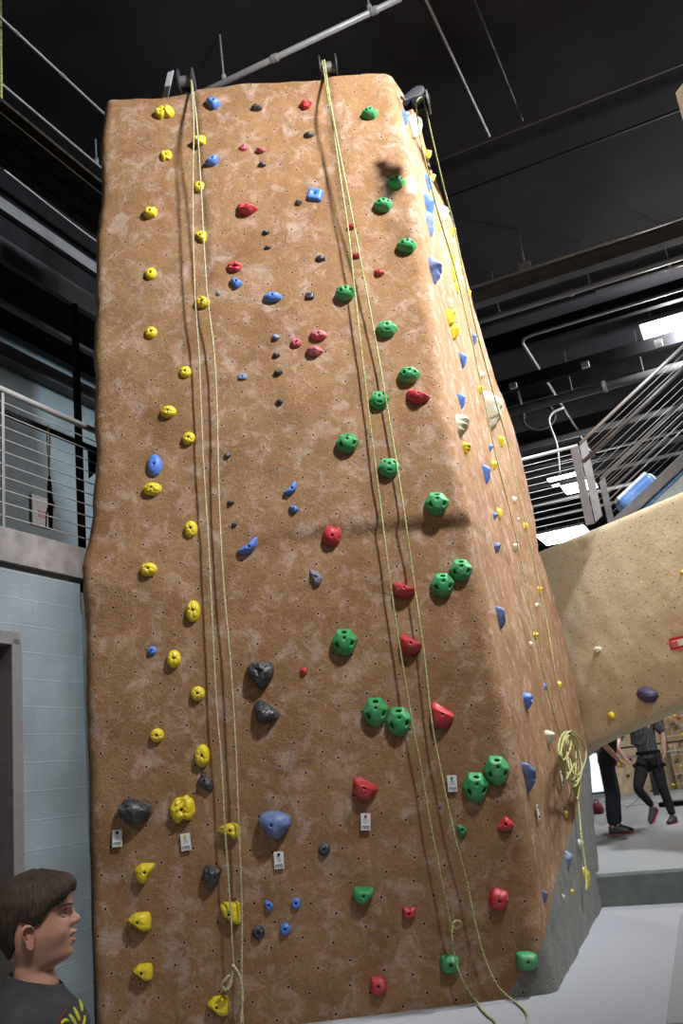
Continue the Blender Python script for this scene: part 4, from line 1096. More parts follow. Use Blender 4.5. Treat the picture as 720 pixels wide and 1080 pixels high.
def elb(pp):
    e = pp[0]; return []
p = at_z(548, 357, 9.7)
b = MB(); b.tube([p + D2 * 7, p + D2 * .25, p + D2 * .08 + D1 * .05, p + D1 * .22, p + D1 * 9], .03, 10)
tag(b.build('bent_conduit', MAT['pipe'], smooth=True), 'conduit with a right angle bend running back over the ceiling', 'pipe')
B1 = (530, 409); pb = at_z(*B1, 9.5)
b = MB(); b.box(pb + D2 * 4, 12, .16, .28, D2, D1); o = b.build('roof_beam', MAT['dbeam'], bevel=.004); tag(o, 'dark roof beam with small square boxes, above the railing corner', 'beam')
for px, py in ((541, 407), (617, 385), (694, 362)):
    c_ = at_z(px, py, 9.36); b = MB(); b.box(c_, .16, .10, .12, D2, D1); q_ = b.build('box_emitter', MAT['pipe'], bevel=.005); q_.parent = o
B1 = (600, 418); pipe(*B1, 9.2, D2, -1.8, 9, .10, 'beam', 'fat grey duct behind the boxed beam, with hanger rods', rods=(par(602, 413, 9.2, D2, B1), par(678, 392, 9.2, D2, B1)), clamp=(par(637, 407, 9.2, D2, B1),), name='duct')
p = at_z(566, 437, 9.0)
b = MB(); b.tube([p + D2 * .35 * math.cos(t) + Z * .30 * math.sin(t) + D1 * .05 * t for t in [i * math.pi / 8 for i in range(20)]], .03, 8); b.tube([p + D2 * -.3, p + D2 * -.35 + Z * .9], .05, 8)
tag(b.build('coiled_hose', MAT['dpipe'], smooth=True), 'dark coiled hose hanging from the ceiling left of the railing corner', 'hose')
p = at_z(594, 430, 8.8); q = at_plane(578, 440, p, (0, 1, 0)); r_ = at_plane(590, 500, p, (0, 1, 0))
b = MB(); b.tube(catmull([p, at_plane(582, 436, p, (0, 1, 0)), at_plane(579, 446, p, (0, 1, 0)), at_plane(587, 470, p, (0, 1, 0)), r_], 6), .028, 8)
tag(b.build('drop_cable', MAT['pipe'], smooth=True), 'grey drop cable curving down behind the railing corner', 'cable')
for i, (px, py, z, rr) in enumerate([(560, 470, 9.6, .08), (570, 500, 9.3, .05), (580, 530, 9.5, .06), (640, 480, 9.2, .06), (655, 470, 9.6, .04), (690, 468, 9.2, .04), (665, 490, 8.8, .05), (580, 545, 9.1, .05)]):
    pipe(px, py, z, D2, -12, 14, rr, ('pipe', 'beam')[i % 2], ['far ceiling pipe just under the railing handrail', 'far ceiling pipe above the pair of lamp panels', 'far ceiling pipe below the pair of lamp panels', 'far ceiling pipe seen between the two long railings',
         'thin far ceiling pipe seen through the upper cables', 'thin far ceiling pipe near the right edge behind the cables', 'far ceiling pipe crossing the second railing low', 'lowest far ceiling pipe above the bridge glow'][i])
for k in range(7):
    bb = 17 + 3.0 * k
    b = MB(); b.box(AB(2, bb, 9.9), 21, .14, .4, D2, D1); tag(b.build('roof_joist', MAT['dbeam']), ['nearest', 'second', 'third', 'fourth', 'fifth', 'sixth', 'farthest'][k] + ' dark roof joist over the hall beyond the bridge', 'beam', 'dark roof joists')
# left hanging line
p = at_z(1.5, 124, 8.72); b = MB(); b.tube([p, Vector((p.x, p.y, HC))], .014, 6); tag(b.build('thin_rope', MAT['rope'], smooth=True), 'thin yellowish cord hanging from the ceiling in the upper left corner', 'cord')
# corner of another tower at the right edge
c = at_plane(712, 98, (0, 5.6, 0), (0, 1, 0)); e1 = Vector((.28, -.96, 0)); e2 = Vector((.96, .28, 0))
me_b = bmesh.new(); bmesh.ops.create_cube(me_b, size=1); bmesh.ops.subdivide_edges(me_b, edges=me_b.edges[:], cuts=14, use_grid_fill=True)
for v in me_b.verts:
    v.co = e1 * ((v.co.x + .5) * 1.5) + e2 * ((v.co.y + .5) * 1.5) - Z * ((v.co.z + .5) * c.z)
    v.co += Vector((noise.noise(v.co * 3), noise.noise(v.co * 3 + Vector((5, 5, 5))), noise.noise(v.co * 2.7))) * .02
mm = bpy.data.meshes.new('boulder_tower'); me_b.to_mesh(mm); me_b.free(); mm.materials.append(MAT['bridge']); mm.uv_layers.new(name='UVMap')
o = bpy.data.objects.new('second_climbing_tower', mm); o.location = c; COL.objects.link(o); tag(o, 'corner of another sand coloured climbing tower at the upper right edge', 'climbing wall')

# ------------------------------------------------------------------ anchors on top of the tower
def anchor(px, py, width_px, label, n=Vector((0, -1, 0)), X=Vector((1, 0, 0)), yoff=.10):
    c = at_plane(px, py, (0, FY + yoff, 0), (0, 1, 0)); w_ = width_px * depth(c) / FPX
    e = empty('rope_anchor', tuple(c), label, 'rope anchor', 'rope anchors on the tower top')
    b = MB(); b.cyl(c, X, .062, w_, 20); b.build('bar', MAT['post'], e, smooth=False)
    for s in (-1, 1):
        b = MB(); b.cyl(c + X * s * w_ / 2, X, .125, .014, 28); b.build('flange', MAT['dpipe'], e)
    b = MB(); b.box(c - Z * .13 + X * .0 + Vector((0, .05, 0)), w_ * .72, .08, .22); b.build('bracket', MAT['black'], e, bevel=.008)
    return c, w_
cA, wA = anchor(197, 86.5, 15, 'black spool shaped rope anchor on the tower top holding the left rope')
cB, wB = anchor(346, 72, 17, 'black spool shaped rope anchor on the tower top holding the middle rope')
c = at_plane(177, 90, (0, FY + .25, 0), (0, 1, 0)); b = MB(); b.box(c, .07, .02, .34, Vector((1, 0, .35)).normalized(), Vector((0, 1, 0)), Vector((-.35, 0, 1)).normalized().lerp(Vector((.3, 0, 1)), .9).normalized())
tag(b.build('metal_tab', MAT['pipe'], bevel=.004), 'slanted grey metal tab standing on the tower top left of the left anchor', 'bracket')
# side anchor
cs = at_plane(440, 104, SA + SN * .18, SN)
e = empty('rope_anchor', tuple(cs), 'grey pulley bracket on the side ridge holding the side rope', 'rope anchor', 'rope anchors on the tower top')
b = MB(); p0 = at_plane(436, 100, (0, FY - .02, 0), (0, 1, 0)); X_ = Vector((.8, -.1, .55)).normalized(); N_ = Vector((0, -1, 0)); Y_ = N_.cross(X_).normalized()
b.tube([p0 - X_ * .10, p0 - X_ * .06, p0 + X_ * .02, p0 + X_ * .09, p0 + X_ * .12], [(.012, .05), (.012, .06), (.012, .065), (.012, .055), (.012, .02)], 12); b.build('plate', MAT['dpipe'], e, smooth=False)
b = MB(); b.box(p0 - X_ * .10, .015, .04, .15, X_, N_, Y_); b.build('back_plate', MAT['post'], e, bevel=.004)
b = MB(); q1 = at_plane(441, 109, SA + SN * .16, SN); q2 = at_plane(448, 108, SA + SN * .25, SN); b.cyl((q1 + q2) / 2, Vector((1, -.2, .0)), .062, .16, 18); b.build('bar', MAT['black'], e)
b = MB(); b.cyl(q2 + Vector((.03, 0, 0)), Vector((1, -.2, 0)), .10, .014, 24); b.build('flange', MAT['post'], e)
b = MB(); b.box(cs - SN * .09 + Z * .02 + SDIR * .06, .10, .07, .06, SN, SDIR); b.build('bracket', MAT['black'], e, bevel=.006)

# ------------------------------------------------------------------ ropes
def wallpt(px, py, off=.07):
    """point hanging a little in front of the face"""
    L, n = hit(px, py)
    y = FY - off
    if L is not None: y = min(FY - off, L.y - off * .8)
    return at_plane(px, py, (0, y, 0), (0, 1, 0))
def rope(name, pts_, r, mat, label, parts=()):
    b = MB(); b.tube(catmull(pts_, 6), r, 10); o = b.build(name, MAT[mat], smooth=True); return tag(o, label, 'rope')
offs = lambda y: .22 - .13 * min(1, max(0, (y - 90) / 300))
def strand(L): return [wallpt(x, y, offs(y)) for x, y in L]
def over_bar(c, x, r=.075):
    return [Vector((x, c.y - r * math.cos(t), c.z + r * math.sin(t))) for t in (0, math.pi / 4, math.pi / 2, 3 * math.pi / 4)]
a = strand([(204.3, 130), (203.2, 200), (205, 300), (210, 380), (214, 480), (219, 560), (223, 640), (228, 740), (233, 800), (237.5, 880), (243, 960), (245.5, 1005), (246.5, 1018)])
bb = strand([(207.5, 130), (212, 200), (217.5, 300), (227, 390), (231, 530), (236, 620), (243, 700), (248.5, 790), (251.5, 870), (255, 960), (254.5, 1040), (256.5, 1085)])
barA = [Vector((cA.x + wA * .36, cA.y - .07, cA.z - .02)), Vector((cA.x + wA * .36, cA.y - .05, cA.z + .055)), Vector((cA.x + wA * .38, cA.y, cA.z + .073)), Vector((cA.x + wA * .40, cA.y - .05, cA.z + .055)), Vector((cA.x + wA * .40, cA.y - .075, cA.z - .02))]
rope('climbing_rope', list(reversed(a)) + barA + bb, .0068, 'rope_tan', 'long tan rope hanging in two strands down the left part of the tower')
# knot at its end: a loop and a tail lying along the other strand
kn = [(246.5, 1017), (244.5, 1030), (241, 1040), (236.5, 1044.5), (233.8, 1040), (237, 1033), (242.5, 1029), (244, 1036), (238.5, 1044), (235, 1041)]
k2 = [(244.5, 1017), (250, 1024), (254, 1035), (255.5, 1052), (253.5, 1082)]
b = MB(); b.tube(catmull([wallpt(x, y, .10 + .012 * (i % 3)) for i, (x, y) in enumerate(kn)], 6), .009, 10); b.tube(catmull([wallpt(x, y, .12) for x, y in k2], 6), .009, 10)
o = b.build('rope_knot', MAT['rope_tan'], smooth=True); tag(o, 'knotted loop tied at the lower end of the left rope', 'knot')
a = strand([(345.5, 100), (352, 140), (360, 195), (368, 250), (376.5, 330), (387, 420), (397, 500), (407, 580), (415, 640), (425, 705), (436, 770), (443, 805), (453, 865), (464, 920), (470, 950), (475, 972)])
loop = [wallpt(x, y, .10 + .01 * i) for i, (x, y) in enumerate([(480, 979.5), (485.5, 977), (485, 972.5), (480, 971.5), (477, 976), (476.5, 990)])]
tail = strand([(479, 1007), (485, 1028), (496, 1048), (503, 1057)]) + [at_z(508, 1065, .012), at_z(515, 1072, .012), at_z(522, 1078, .012), at_z(523, 1090, .012), at_z(515, 1110, .012)]
bb = strand([(347, 100), (356, 150), (366, 200), (375.5, 250), (386, 305), (398, 370), (410, 440), (423, 520), (433, 590), (440, 640), (447, 690), (455, 760), (467, 825), (479, 880), (491, 925), (499, 965), (509, 1005), (521, 1034), (532, 1048)]) + [at_z(542, 1056, .012), at_z(553, 1066, .012), at_z(556, 1074, .012), at_z(551, 1086, .012), at_z(530, 1110, .012)]
xB = cB.x - wB * .32
barB = [Vector((xB, cB.y - .075, cB.z - .02)), Vector((xB, cB.y - .05, cB.z + .055)), Vector((xB + .005, cB.y, cB.z + .073)), Vector((xB + .02, cB.y - .05, cB.z + .055)), Vector((xB + .02, cB.y - .08, cB.z - .02))]
rope('climbing_rope', list(reversed(a + loop + tail)) + barB + bb, .0072, 'rope', 'long yellow green rope in the middle of the tower, trailing onto the floor')
# side rope
def sidept(px, py, off=.06): return at_plane(px, py, SA + SN * off, SN)
sa = [sidept(x, y, .16 - .1 * min(1, max(0, (y - 110) / 350))) for x, y in [(439, 116), (445, 155), (458, 210), (468, 245), (480, 285), (493, 340), (503, 385), (512, 430), (525, 490), (538, 540), (549, 590), (561, 650), (572, 705), (583, 750), (592, 782)]]
sb_ = [sidept(x, y, .24 - .18 * min(1, max(0, (y - 110) / 350))) for x, y in [(447.5, 108), (456, 147), (468, 198), (479, 240), (489, 290), (500, 340), (512, 385), (523, 425), (536, 470), (549, 530), (558, 570), (567, 610), (577, 660), (586, 712), (594, 748), (600, 770)]]
mid = [sidept(439, 108, .18), sidept(443, 103, .22), sidept(446, 104, .24)]
rope('climbing_rope', list(reversed(sa)) + mid + sb_, .007, 'rope', 'two strand rope along the narrow side face of the tower')
# the coil tied up at the end
rnd = random.Random(5)
b = MB()
for k in range(6):
    top_ = (600 + rnd.uniform(-3, 3), 772 + rnd.uniform(-2, 5)); bot = (606 + rnd.uniform(-3, 3), 826 + rnd.uniform(-10, 5)); wd = 5 + k * 1.1
    L = []
    for i in range(14):
        t = 2 * math.pi * i / 14; f = (1 - math.cos(t)) / 2
        x = top_[0] + (bot[0] - top_[0]) * f + wd * math.sin(t) * (1 + .25 * math.sin(2 * t + k)); y = top_[1] + (bot[1] - top_[1]) * f
        L.append(sidept(x, y, .05 + .018 * k + .02 * math.sin(t * 2 + k)))
    L2 = catmull(L + [L[0]], 4)[:-1]
    b.tube(L2, .0095, 8, closed=True)
L = [(592, 790), (590.5, 796), (593, 802), (598, 797), (602, 785), (600, 776), (597, 781), (600, 795), (605, 805), (600, 816), (597, 822)]
b.tube(catmull([sidept(x, y, .17) for x, y in L], 5), .0095, 8)
L = [(606, 828), (609, 842), (611, 860), (613, 885), (616, 905), (618, 925), (618, 940)]
b.tube(catmull([sidept(x, y, .05) for x, y in L], 5), .0095, 8); b.tube(catmull([sidept(x, y, .07) for x, y in [(604, 826), (606, 838), (608, 843), (610, 836), (611, 822)]], 5), .0095, 8)
o = b.build('rope_coil', MAT['rope'], smooth=True); tag(o, 'tied up coil of yellow green rope hanging low on the side face of the tower', 'rope')

# ------------------------------------------------------------------ far side seen under the arch
W0 = at_z(660, 838, .52); wb = W0.dot(D1)
MAT['farwall'] = stucco('far_climbing_stucco', (.50, .37, .20), (.66, .52, .32), (.74, .66, .52), .3, nut_scale=3.5, nut=.03)
def panel(name, px0, px1, z1, mat, label, lean=0, bf=wb):
    p0 = at_plane(px0, 820, D1 * bf, D1); p1 = at_plane(px1, 820, D1 * bf, D1); w_ = (p1 - p0).dot(D2); a_ = p0.dot(D2)
    me = bpy.data.meshes.new(name); g = bmesh.new(); nx_, nz_ = 20, 16
    vs = [[g.verts.new(AB(a_ + w_ * i / nx_, bf + lean * j / nz_ + noise.noise(Vector((a_ + i, j, 3.3))) * .04, .52 + (z1 - .52) * j / nz_)) for j in range(nz_ + 1)] for i in range(nx_ + 1)]
    uvl = g.loops.layers.uv.new('UVMap')
    for i in range(nx_):
        for j in range(nz_):
            f = g.faces.new((vs[i][j], vs[i + 1][j], vs[i + 1][j + 1], vs[i][j + 1]))
            for lp in f.loops: lp[uvl].uv = ((lp.vert.co).dot(D2), lp.vert.co.z)
    g.to_mesh(me); g.free(); me.materials.append(mat)
    o = bpy.data.objects.new(name, me); COL.objects.link(o); so_ = o.modifiers.new('thickness', 'SOLIDIFY'); so_.thickness = .12; so_.offset = 0
    return tag(o, label, 'climbing wall')
panel('bouldering_panel', 640, 712, 4.3, MAT['farwall'], 'far sand coloured bouldering wall behind the two people')
mb_ = MAT['farwall']
bm_ = blockwall('tan_brick', (.44, .30, .17))
for n_ in bm_.node_tree.nodes:
    if n_.type == 'TEX_BRICK': n_.inputs['Row Height'].default_value = .22; n_.inputs['Brick Width'].default_value = 1.4; n_.inputs['Mortar Size'].default_value = .018; n_.inputs['Mortar'].default_value = (.66, .56, .42, 1)
panel('brick_panel', 712, 790, 4.6, bm_, 'far brick patterned wall at the right edge beyond the people', bf=wb - .25)
def far_hold(col, px, py, s, label, bf=None):
    p = at_plane(px, py, D1 * ((bf or wb) - .05), D1)
    vs, fs, bp, hb = hold_mesh(s, s * .8, s * .5, 'chunk', int(px * 7 + py), 0, None, True)
    Mx = Matrix((D2, Z, -D1)).transposed(); b = MB(); b.add([tuple(Mx @ Vector(v)) for v in vs], fs); o = b.build('climbing_hold', HM[col], smooth=True); o.location = p
    tag(o, label, 'climbing hold', 'small holds on the far walls')
for q in [('dark', 664.5, 801, .09, 'black hold on the far wall right of the standing person, upper one'), ('dark', 662, 818, .10, 'black hold on the far wall right of the standing person, lower one'), ('dark', 656, 780, .07, 'tiny black hold on the far wall close under the arch'),
          ('dark', 687, 834, .07, 'black hold at the foot of the far wall between the people'), ('yellow', 652.5, 806.5, .14, 'wide yellow hold on the far wall beside the standing person')]: far_hold(*q)
for q in [('yellow', 711, 755.5, .11, 'yellow hold on the far wall directly under the arch at the right'), ('red', 715.5, 757, .11, 'red hold on the far wall directly under the arch at the right'), ('yellow', 719, 775, .09, 'yellow hold at the right edge on the far wall'),
          ('yellow', 715.5, 792.5, .10, 'yellow hold beside the far railing at the right'), ('yellow', 718, 808.5, .08, 'yellow hold under the far railing at the right edge'), ('red', 716, 786, .06, 'tiny red hold on the far railing line'),
          ('yellow', 709.3, 828, .10, 'yellow hold at the foot of the far brick wall')]: far_hold(*q, bf=wb - .4)
# guard rails in front of the far wall
rb = wb - 2.2
for (px0, py0, r_, mt, lab) in ((655, 789, .018, 'dpipe', 'upper dark guard rail in front of the far wall'), (655, 799, .022, 'steel', 'lower bright guard rail in front of the far wall')):
    p = at_plane(px0, py0, D1 * rb, D1); b = MB(); b.tube([AB(p.dot(D2) - .4, rb, p.z), AB(p.dot(D2) + 3.5, rb, p.z)], r_, 8); tag(b.build('guard_rail', MAT[mt], smooth=True), lab, 'rail', 'guard rails before the far wall')
p = at_plane(690.5, 832, D1 * rb, D1); zt = at_plane(690, 795, D1 * rb, D1).z
b = MB(); b.box(AB(p.dot(D2), rb + .05, (.52 + zt) / 2 + .02), .13, .05, zt - .52, D2, D1); tag(b.build('rail_post', MAT['dpipe'], bevel=.01), 'dark post carrying the guard rails, seen between two legs', 'post')
# bright window beside the tower
p0 = at_plane(612, 760, D1 * (wb - .6), D1); p1 = at_plane(648, 850, D1 * (wb - .6), D1)
MAT['daylight'] = plain('daylight_pane', (.80, .88, 1.0), .3, var=0, emis=1.0)
b = MB(); aa = p1.dot(D2) - 1.45 ; b.box(AB(aa, wb - .6, 2.1), 2.6, .04, 2.9, D2, D1); wo = b.build('window_1', MAT['daylight']); tag(wo, kind='structure')
b = MB()
for k in (-1.3, -.35, .35, 1.3): b.box(AB(aa + k, wb - .63, 2.1), .05, .05, 3.0, D2, D1)
for k in (.65, 1.6, 3.55): b.box(AB(aa, wb - .63, k), 2.65, .05, .05, D2, D1)
wf = b.build('window_frame', MAT['beam']); wf.parent = wo
# red bag by the tower foot
p = at_z(631, 859, .52)
b = MB(); b.tube([p + Z * .005, p + Z * .03, p + Z * .11, p + Z * .18, p + Z * .21], [(.05, .07), (.09, .10), (.10, .11), (.08, .09), (.03, .03)], 14); b.tube([p + Z * .21 + D2 * (.04 * math.cos(t)) + Z * .05 * math.sin(t) for t in [i * math.pi / 6 for i in range(7)]], .012, 6)
tag(b.build('gym_bag', plain('maroon_cloth', (.16, .015, .02), .8), smooth=True), 'dark red bag on the mats half hidden behind the tower edge', 'bag')

# ------------------------------------------------------------------ people
SKIN = plain('skin', (.66, .36, .27), .5, var=.10, scale=14)
SKIN.node_tree.nodes['Principled BSDF'].inputs['Subsurface Weight'].default_value = .12
SKIN.node_tree.nodes['Principled BSDF'].inputs['Subsurface Radius'].default_value = (.02, .008, .004)
LIP = plain('lips', (.50, .16, .14), .4, var=.08)
HAIRM = bpy.data.materials.new('brown_hair'); HAIRM.use_nodes = True
def _hair():
    N, L = nodes_of(HAIRM); b = N['Principled BSDF']; b.inputs['Roughness'].default_value = .7
    uv = N.new('ShaderNodeUVMap'); mp = N.new('ShaderNodeMapping'); mp.inputs['Scale'].default_value = (60, 2.5, 1); L.new(uv.outputs['UV'], mp.inputs['Vector'])
    no = N.new('ShaderNodeTexNoise'); no.inputs['Scale'].default_value = 3; no.inputs['Detail'].default_value = 4; L.new(mp.outputs['Vector'], no.inputs['Vector'])
    r = N.new('ShaderNodeValToRGB'); r.color_ramp.elements[0].position = .35; r.color_ramp.elements[1].position = .7
    r.color_ramp.elements[0].color = (.016, .010, .007, 1); r.color_ramp.elements[1].color = (.085, .052, .034, 1)
    L.new(no.outputs['Fac'], r.inputs['Fac']); L.new(r.outputs['Color'], b.inputs['Base Color'])
    bp = N.new('ShaderNodeBump'); bp.inputs['Strength'].default_value = .6; bp.inputs['Distance'].default_value = .004
    L.new(no.outputs['Fac'], bp.inputs['Height']); L.new(bp.outputs['Normal'], b.inputs['Normal'])
_hair()
WHITE_EYE = plain('eye_white', (.72, .70, .68), .25, var=.02); IRIS = plain('iris_brown', (.07, .035, .018), .2)
SHIRT = plain('charcoal_tee', (.040, .044, .055), .9, var=.22, scale=30, bump=.3, bscale=400)
PRINT_Y = plain('print_yellow_green', (.50, .52, .03), .7, var=.1); PRINT_R = plain('print_maroon', (.12, .025, .03), .8)

FT = [(-.16, .050), (-.135, .042), (-.118, .036), (-.112, .046), (-.106, .066), (-.099, .078), (-.092, .0845), (-.083, .0850), (-.072, .0815), (-.062, .080), (-.052, .080), (-.042, .080), (-.03, .080), (-.018, .0795), (0, .0785), (.013, .081), (.025, .0865), (.04, .087), (.055, .083), (.07, .074), (.085, .055), (.095, .032), (.102, .004)]
BT = [(-.16, -.066), (-.13, -.060), (-.10, -.062), (-.08, -.067), (-.05, -.078), (-.02, -.089), (.01, -.094), (.04, -.091), (.07, -.074), (.09, -.045), (.097, -.025), (.102, -.004)]
WT = [(-.16, .056), (-.13, .047), (-.115, .047), (-.105, .049), (-.095, .053), (-.08, .059), (-.06, .0655), (-.04, .070), (-.02, .0725), (.01, .074), (.04, .071), (.07, .056), (.09, .034), (.097, .02), (.102, .003)]
NOSE = [(-.034, 0), (-.030, .006), (-.026, .015), (-.020, .0215), (-.014, .0245), (-.008, .0215), (.000, .014), (.010, .006), (.020, .001), (.03, 0)]
LIPS = [(-.075, 0), (-.070, .003), (-.063, .0125), (-.058, .0115), (-.0535, .001), (-.052, -.002), (-.0505, .004), (-.045, .0145), (-.040, .0125), (-.034, .003), (-.031, 0)]
def sm(tab, z):
    return (interp(tab, z - .004) + 2 * interp(tab, z) + interp(tab, z + .004)) / 4
def head_point(phi, z, extra=0.0):
    F_, B_2, W2 = sm(FT, z), sm(BT, z), sm(WT, z)
    cx = B_2 + (F_ - B_2) * .47
    c, s = math.cos(phi), math.sin(phi)
    ef = 2 / (2.0 + .35 * max(0, min(1, (z + .125) / .06)))
    fx_ = abs(c) ** ef * (1 if c > 0 else -1); fy_ = abs(s) ** ef * (1 if s > 0 else -1)
    x = cx + (F_ - cx) * fx_ if c > 0 else cx + (cx - B_2) * fx_
    y = W2 * fy_
    if c > 0: y *= 1 - .10 * c * math.exp(-((z + .082) / .022) ** 2)
    return Vector((x, y, z)), cx
def head_mesh(mb):
    zs = [-.16 + .012 * i for i in range(3)] + [-.124 + .0028 * i for i in range(81)]
    zs = [z for z in zs if z < .1015]
    NA = 112; vs = []; fs = []
    for z in zs:
        for i in range(NA):
            t = 2 * math.pi * i / NA; phi = t - .42 * math.sin(t)
            P, cx = head_point(phi, z); y = P.y
            if math.cos(phi) > 0:
                P.x += interp(NOSE, z) * math.exp(-(y / (.0095 if z > -.004 else .0115)) ** 2)
                if -.028 < z < -.010: P.x += .008 * math.exp(-((abs(y) - .0135) / .006) ** 2) * math.exp(-((z + .019) / .006) ** 2)
                P.x += interp(LIPS, z) * math.exp(-(y / .019) ** 4) * (1 - .25 * math.exp(-(y / .004) ** 2) * (z > -.05))
                for s in (-1, 1):
                    g = math.exp(-((y - s * .033) / .017) ** 2 - ((z - .006) / .0105) ** 2); P.x -= .0100 * g
                    g = math.exp(-((y - s * .034) / .020) ** 2 - ((z - .022) / .006) ** 2); P.x += .003 * g
                    g = math.exp(-((y - s * .050) / .016) ** 2 - ((z + .036) / .022) ** 2); P.x += .005 * g; P.y += s * .004 * g
            vs.append(P)
    n = len(zs)
    for k in range(n - 1):
        for i in range(NA):
            a = k * NA + i; b_ = k * NA + (i + 1) % NA
            fs.append((a, b_, b_ + NA, a + NA))
    vs.append(Vector((0, 0, .1025))); fs += [((n - 1) * NA + i, (n - 1) * NA + (i + 1) % NA, len(vs) - 1) for i in range(NA)]
    fs.append(tuple(reversed(range(NA))))
    s0 = len(mb.f); mb.add(vs, fs, 0)
    for fi, f in enumerate(fs[:-1]):
        if len(f) == 4:
            c = sum((Vector(vs[q]) for q in f), Vector()) / 4
            if c.x > .07 and abs(c.y) < .022 - abs(c.z + .053) * .35 and -.0675 < c.z < -.0415: mb.m[s0 + fi] = 1
def ear(side):
    mb = MB(); NA, NR = 40, 14; vs = []; fs = []
    poly = [(-.45, 1), (.15, 1), (.75, .75), (.85, .2), (.55, -.3), (.35, -.85), (-.05, -1), (-.35, -.7), (-.5, 0), (-.75, .5)]
    R = [poly_radius(poly, 2 * math.pi * i / NA) for i in range(NA)]
    for _ in range(3): R = [(R[i - 1] + 2 * R[i] + R[(i + 1) % NA]) / 4 for i in range(NA)]
    O = Vector((-.010, side * .0720, -.036)); X = Vector((-.90, side * .36, .10)).normalized(); U = Vector((-.12, side * .08, 1)).normalized(); N_ = X.cross(U).normalized()
    if N_.y * side < 0: N_ = -N_
    def hgt(s, th):
        h = .009 * math.exp(-((s - .86) / .11) ** 2) - .007 * math.exp(-((s - .5) / .22) ** 2) + .003
        if math.sin(th) < -.6: h = .004
        h += .003 * math.exp(-((s - .45) / .12) ** 2) * (1 if -.3 < math.cos(th) and math.sin(th) > -.3 else 0)
        return h
    vs.append(O + N_ * .001)
    for k in range(1, NR + 1):
        s = k / NR
        for i in range(NA):
            th = 2 * math.pi * i / NA
            vs.append(O + X * (math.cos(th) * R[i] * s * .0225) + U * (math.sin(th) * R[i] * s * .031) + N_ * hgt(s, th))
    for i in range(NA):
        th = 2 * math.pi * i / NA; vs.append(O + X * (math.cos(th) * R[i] * .0155) + U * (math.sin(th) * R[i] * .027) - N_ * .006)
    for i in range(NA): fs.append((0, 1 + i, 1 + (i + 1) % NA))
    for k in range(NR):
        for i in range(NA):
            a = 1 + k * NA + i; c = 1 + k * NA + (i + 1) % NA; fs.append((a, a + NA, c + NA, c))
    mb.add(vs, fs); return mb
def hair_mesh(short=False):
    HL = [(0, .050), (28, .047), (42, .036), (55, .026), (66, .016), (76, -.006), (84, -.012), (92, .000), (100, .004), (112, -.020), (122, -.062), (140, -.078), (160, -.084), (180, -.084)]
    NA, NR = 180, 46; vs = []; fs = []; uv = []
    for j in range(NR + 1):
        v = j / NR
        for i in range(NA):
            phi = 2 * math.pi * i / NA; deg = abs(math.degrees(phi if phi <= math.pi else phi - 2 * math.pi))
            zl = interp(HL, deg) + .004 * noise.noise(Vector((math.cos(phi) * 9, math.sin(phi) * 9, 1))) + .0025 * noise.noise(Vector((math.cos(phi) * 28, math.sin(phi) * 28, 1)))
            # angle from crown
            zz = .1015 - (.1015 - zl) * v ** 1.7
            P, cx = head_point(phi, zz)
            out = Vector((P.x - cx, P.y, 0)); 
            nrm = Vector(((P.x - cx) * 1.0, P.y * 1.25, max(0, (zz - .01)) * 1.1)); nrm.normalize()
            th = .0135 * (1 - max(0, v - .86) / .14 * .55)
            if deg < 60: th += .008 * math.exp(-((v - .72) / .25) ** 2)
            if deg > 110: th += .006 * math.exp(-((v - .45) / .3) ** 2)
            th += .0022 * noise.noise(Vector((math.cos(phi) * 22, math.sin(phi) * 22, v * 2.2))) + .0030 * noise.noise(Vector((math.cos(phi) * 7, math.sin(phi) * 7, v * 3)))
            vs.append(P + nrm * th); uv.append((i / NA, v))
    for j in range(NR):
        for i in range(NA):
            a = j * NA + i; b_ = j * NA + (i + 1) % NA; fs.append((a, a + NA, b_ + NA, b_))
    n0 = len(vs)
    for i in range(NA):
        phi = 2 * math.pi * i / NA; q = vs[NR * NA + i]; P, cx = head_point(phi, q.z + .003); vs.append(P * .985 + Vector((0, 0, P.z * .015))); uv.append((i / NA, 1.02))
    for i in range(NA):
        a = NR * NA + i; b_ = NR * NA + (i + 1) % NA; fs.append((a, n0 + i, n0 + (i + 1) % NA, b_))
    fs.append(tuple(range(NA)))
    return vs, fs, uv
def lerp_tab(T, z): return [interp([(t[0], t[k]) for t in T], z) for k in range(1, len(T[0]))]

def skin_body(nodes, edges, root, sub=2, name='tmp'):
    """nodes: name -> (pos, radius or (rx,ry)); grows one surface over the skeleton"""
    keys = list(nodes); me = bpy.data.meshes.new(name)
    me.from_pydata([tuple(nodes[k][0]) for k in keys], [(keys.index(a), keys.index(b)) for a, b in edges], [])
    o = bpy.data.objects.new(name, me); COL.objects.link(o)
    md = o.modifiers.new('skin', 'SKIN'); md.use_smooth_shade = True; md.branch_smoothing = .4
    for i, k in enumerate(keys):
        r = nodes[k][1]; me.skin_vertices[0].data[i].radius = r if isinstance(r, tuple) else (r, r)
        me.skin_vertices[0].data[i].use_root = (k == root)
    sb = o.modifiers.new('sub', 'SUBSURF'); sb.levels = sub; sb.render_levels = sub
    dg = bpy.context.evaluated_depsgraph_get(); ev = o.evaluated_get(dg); m2 = bpy.data.meshes.new_from_object(ev)
    vs = [v.co.copy() for v in m2.vertices]; fs = [tuple(p.vertices) for p in m2.polygons]
    bpy.data.objects.remove(o); bpy.data.meshes.remove(me); bpy.data.meshes.remove(m2)
    return vs, fs
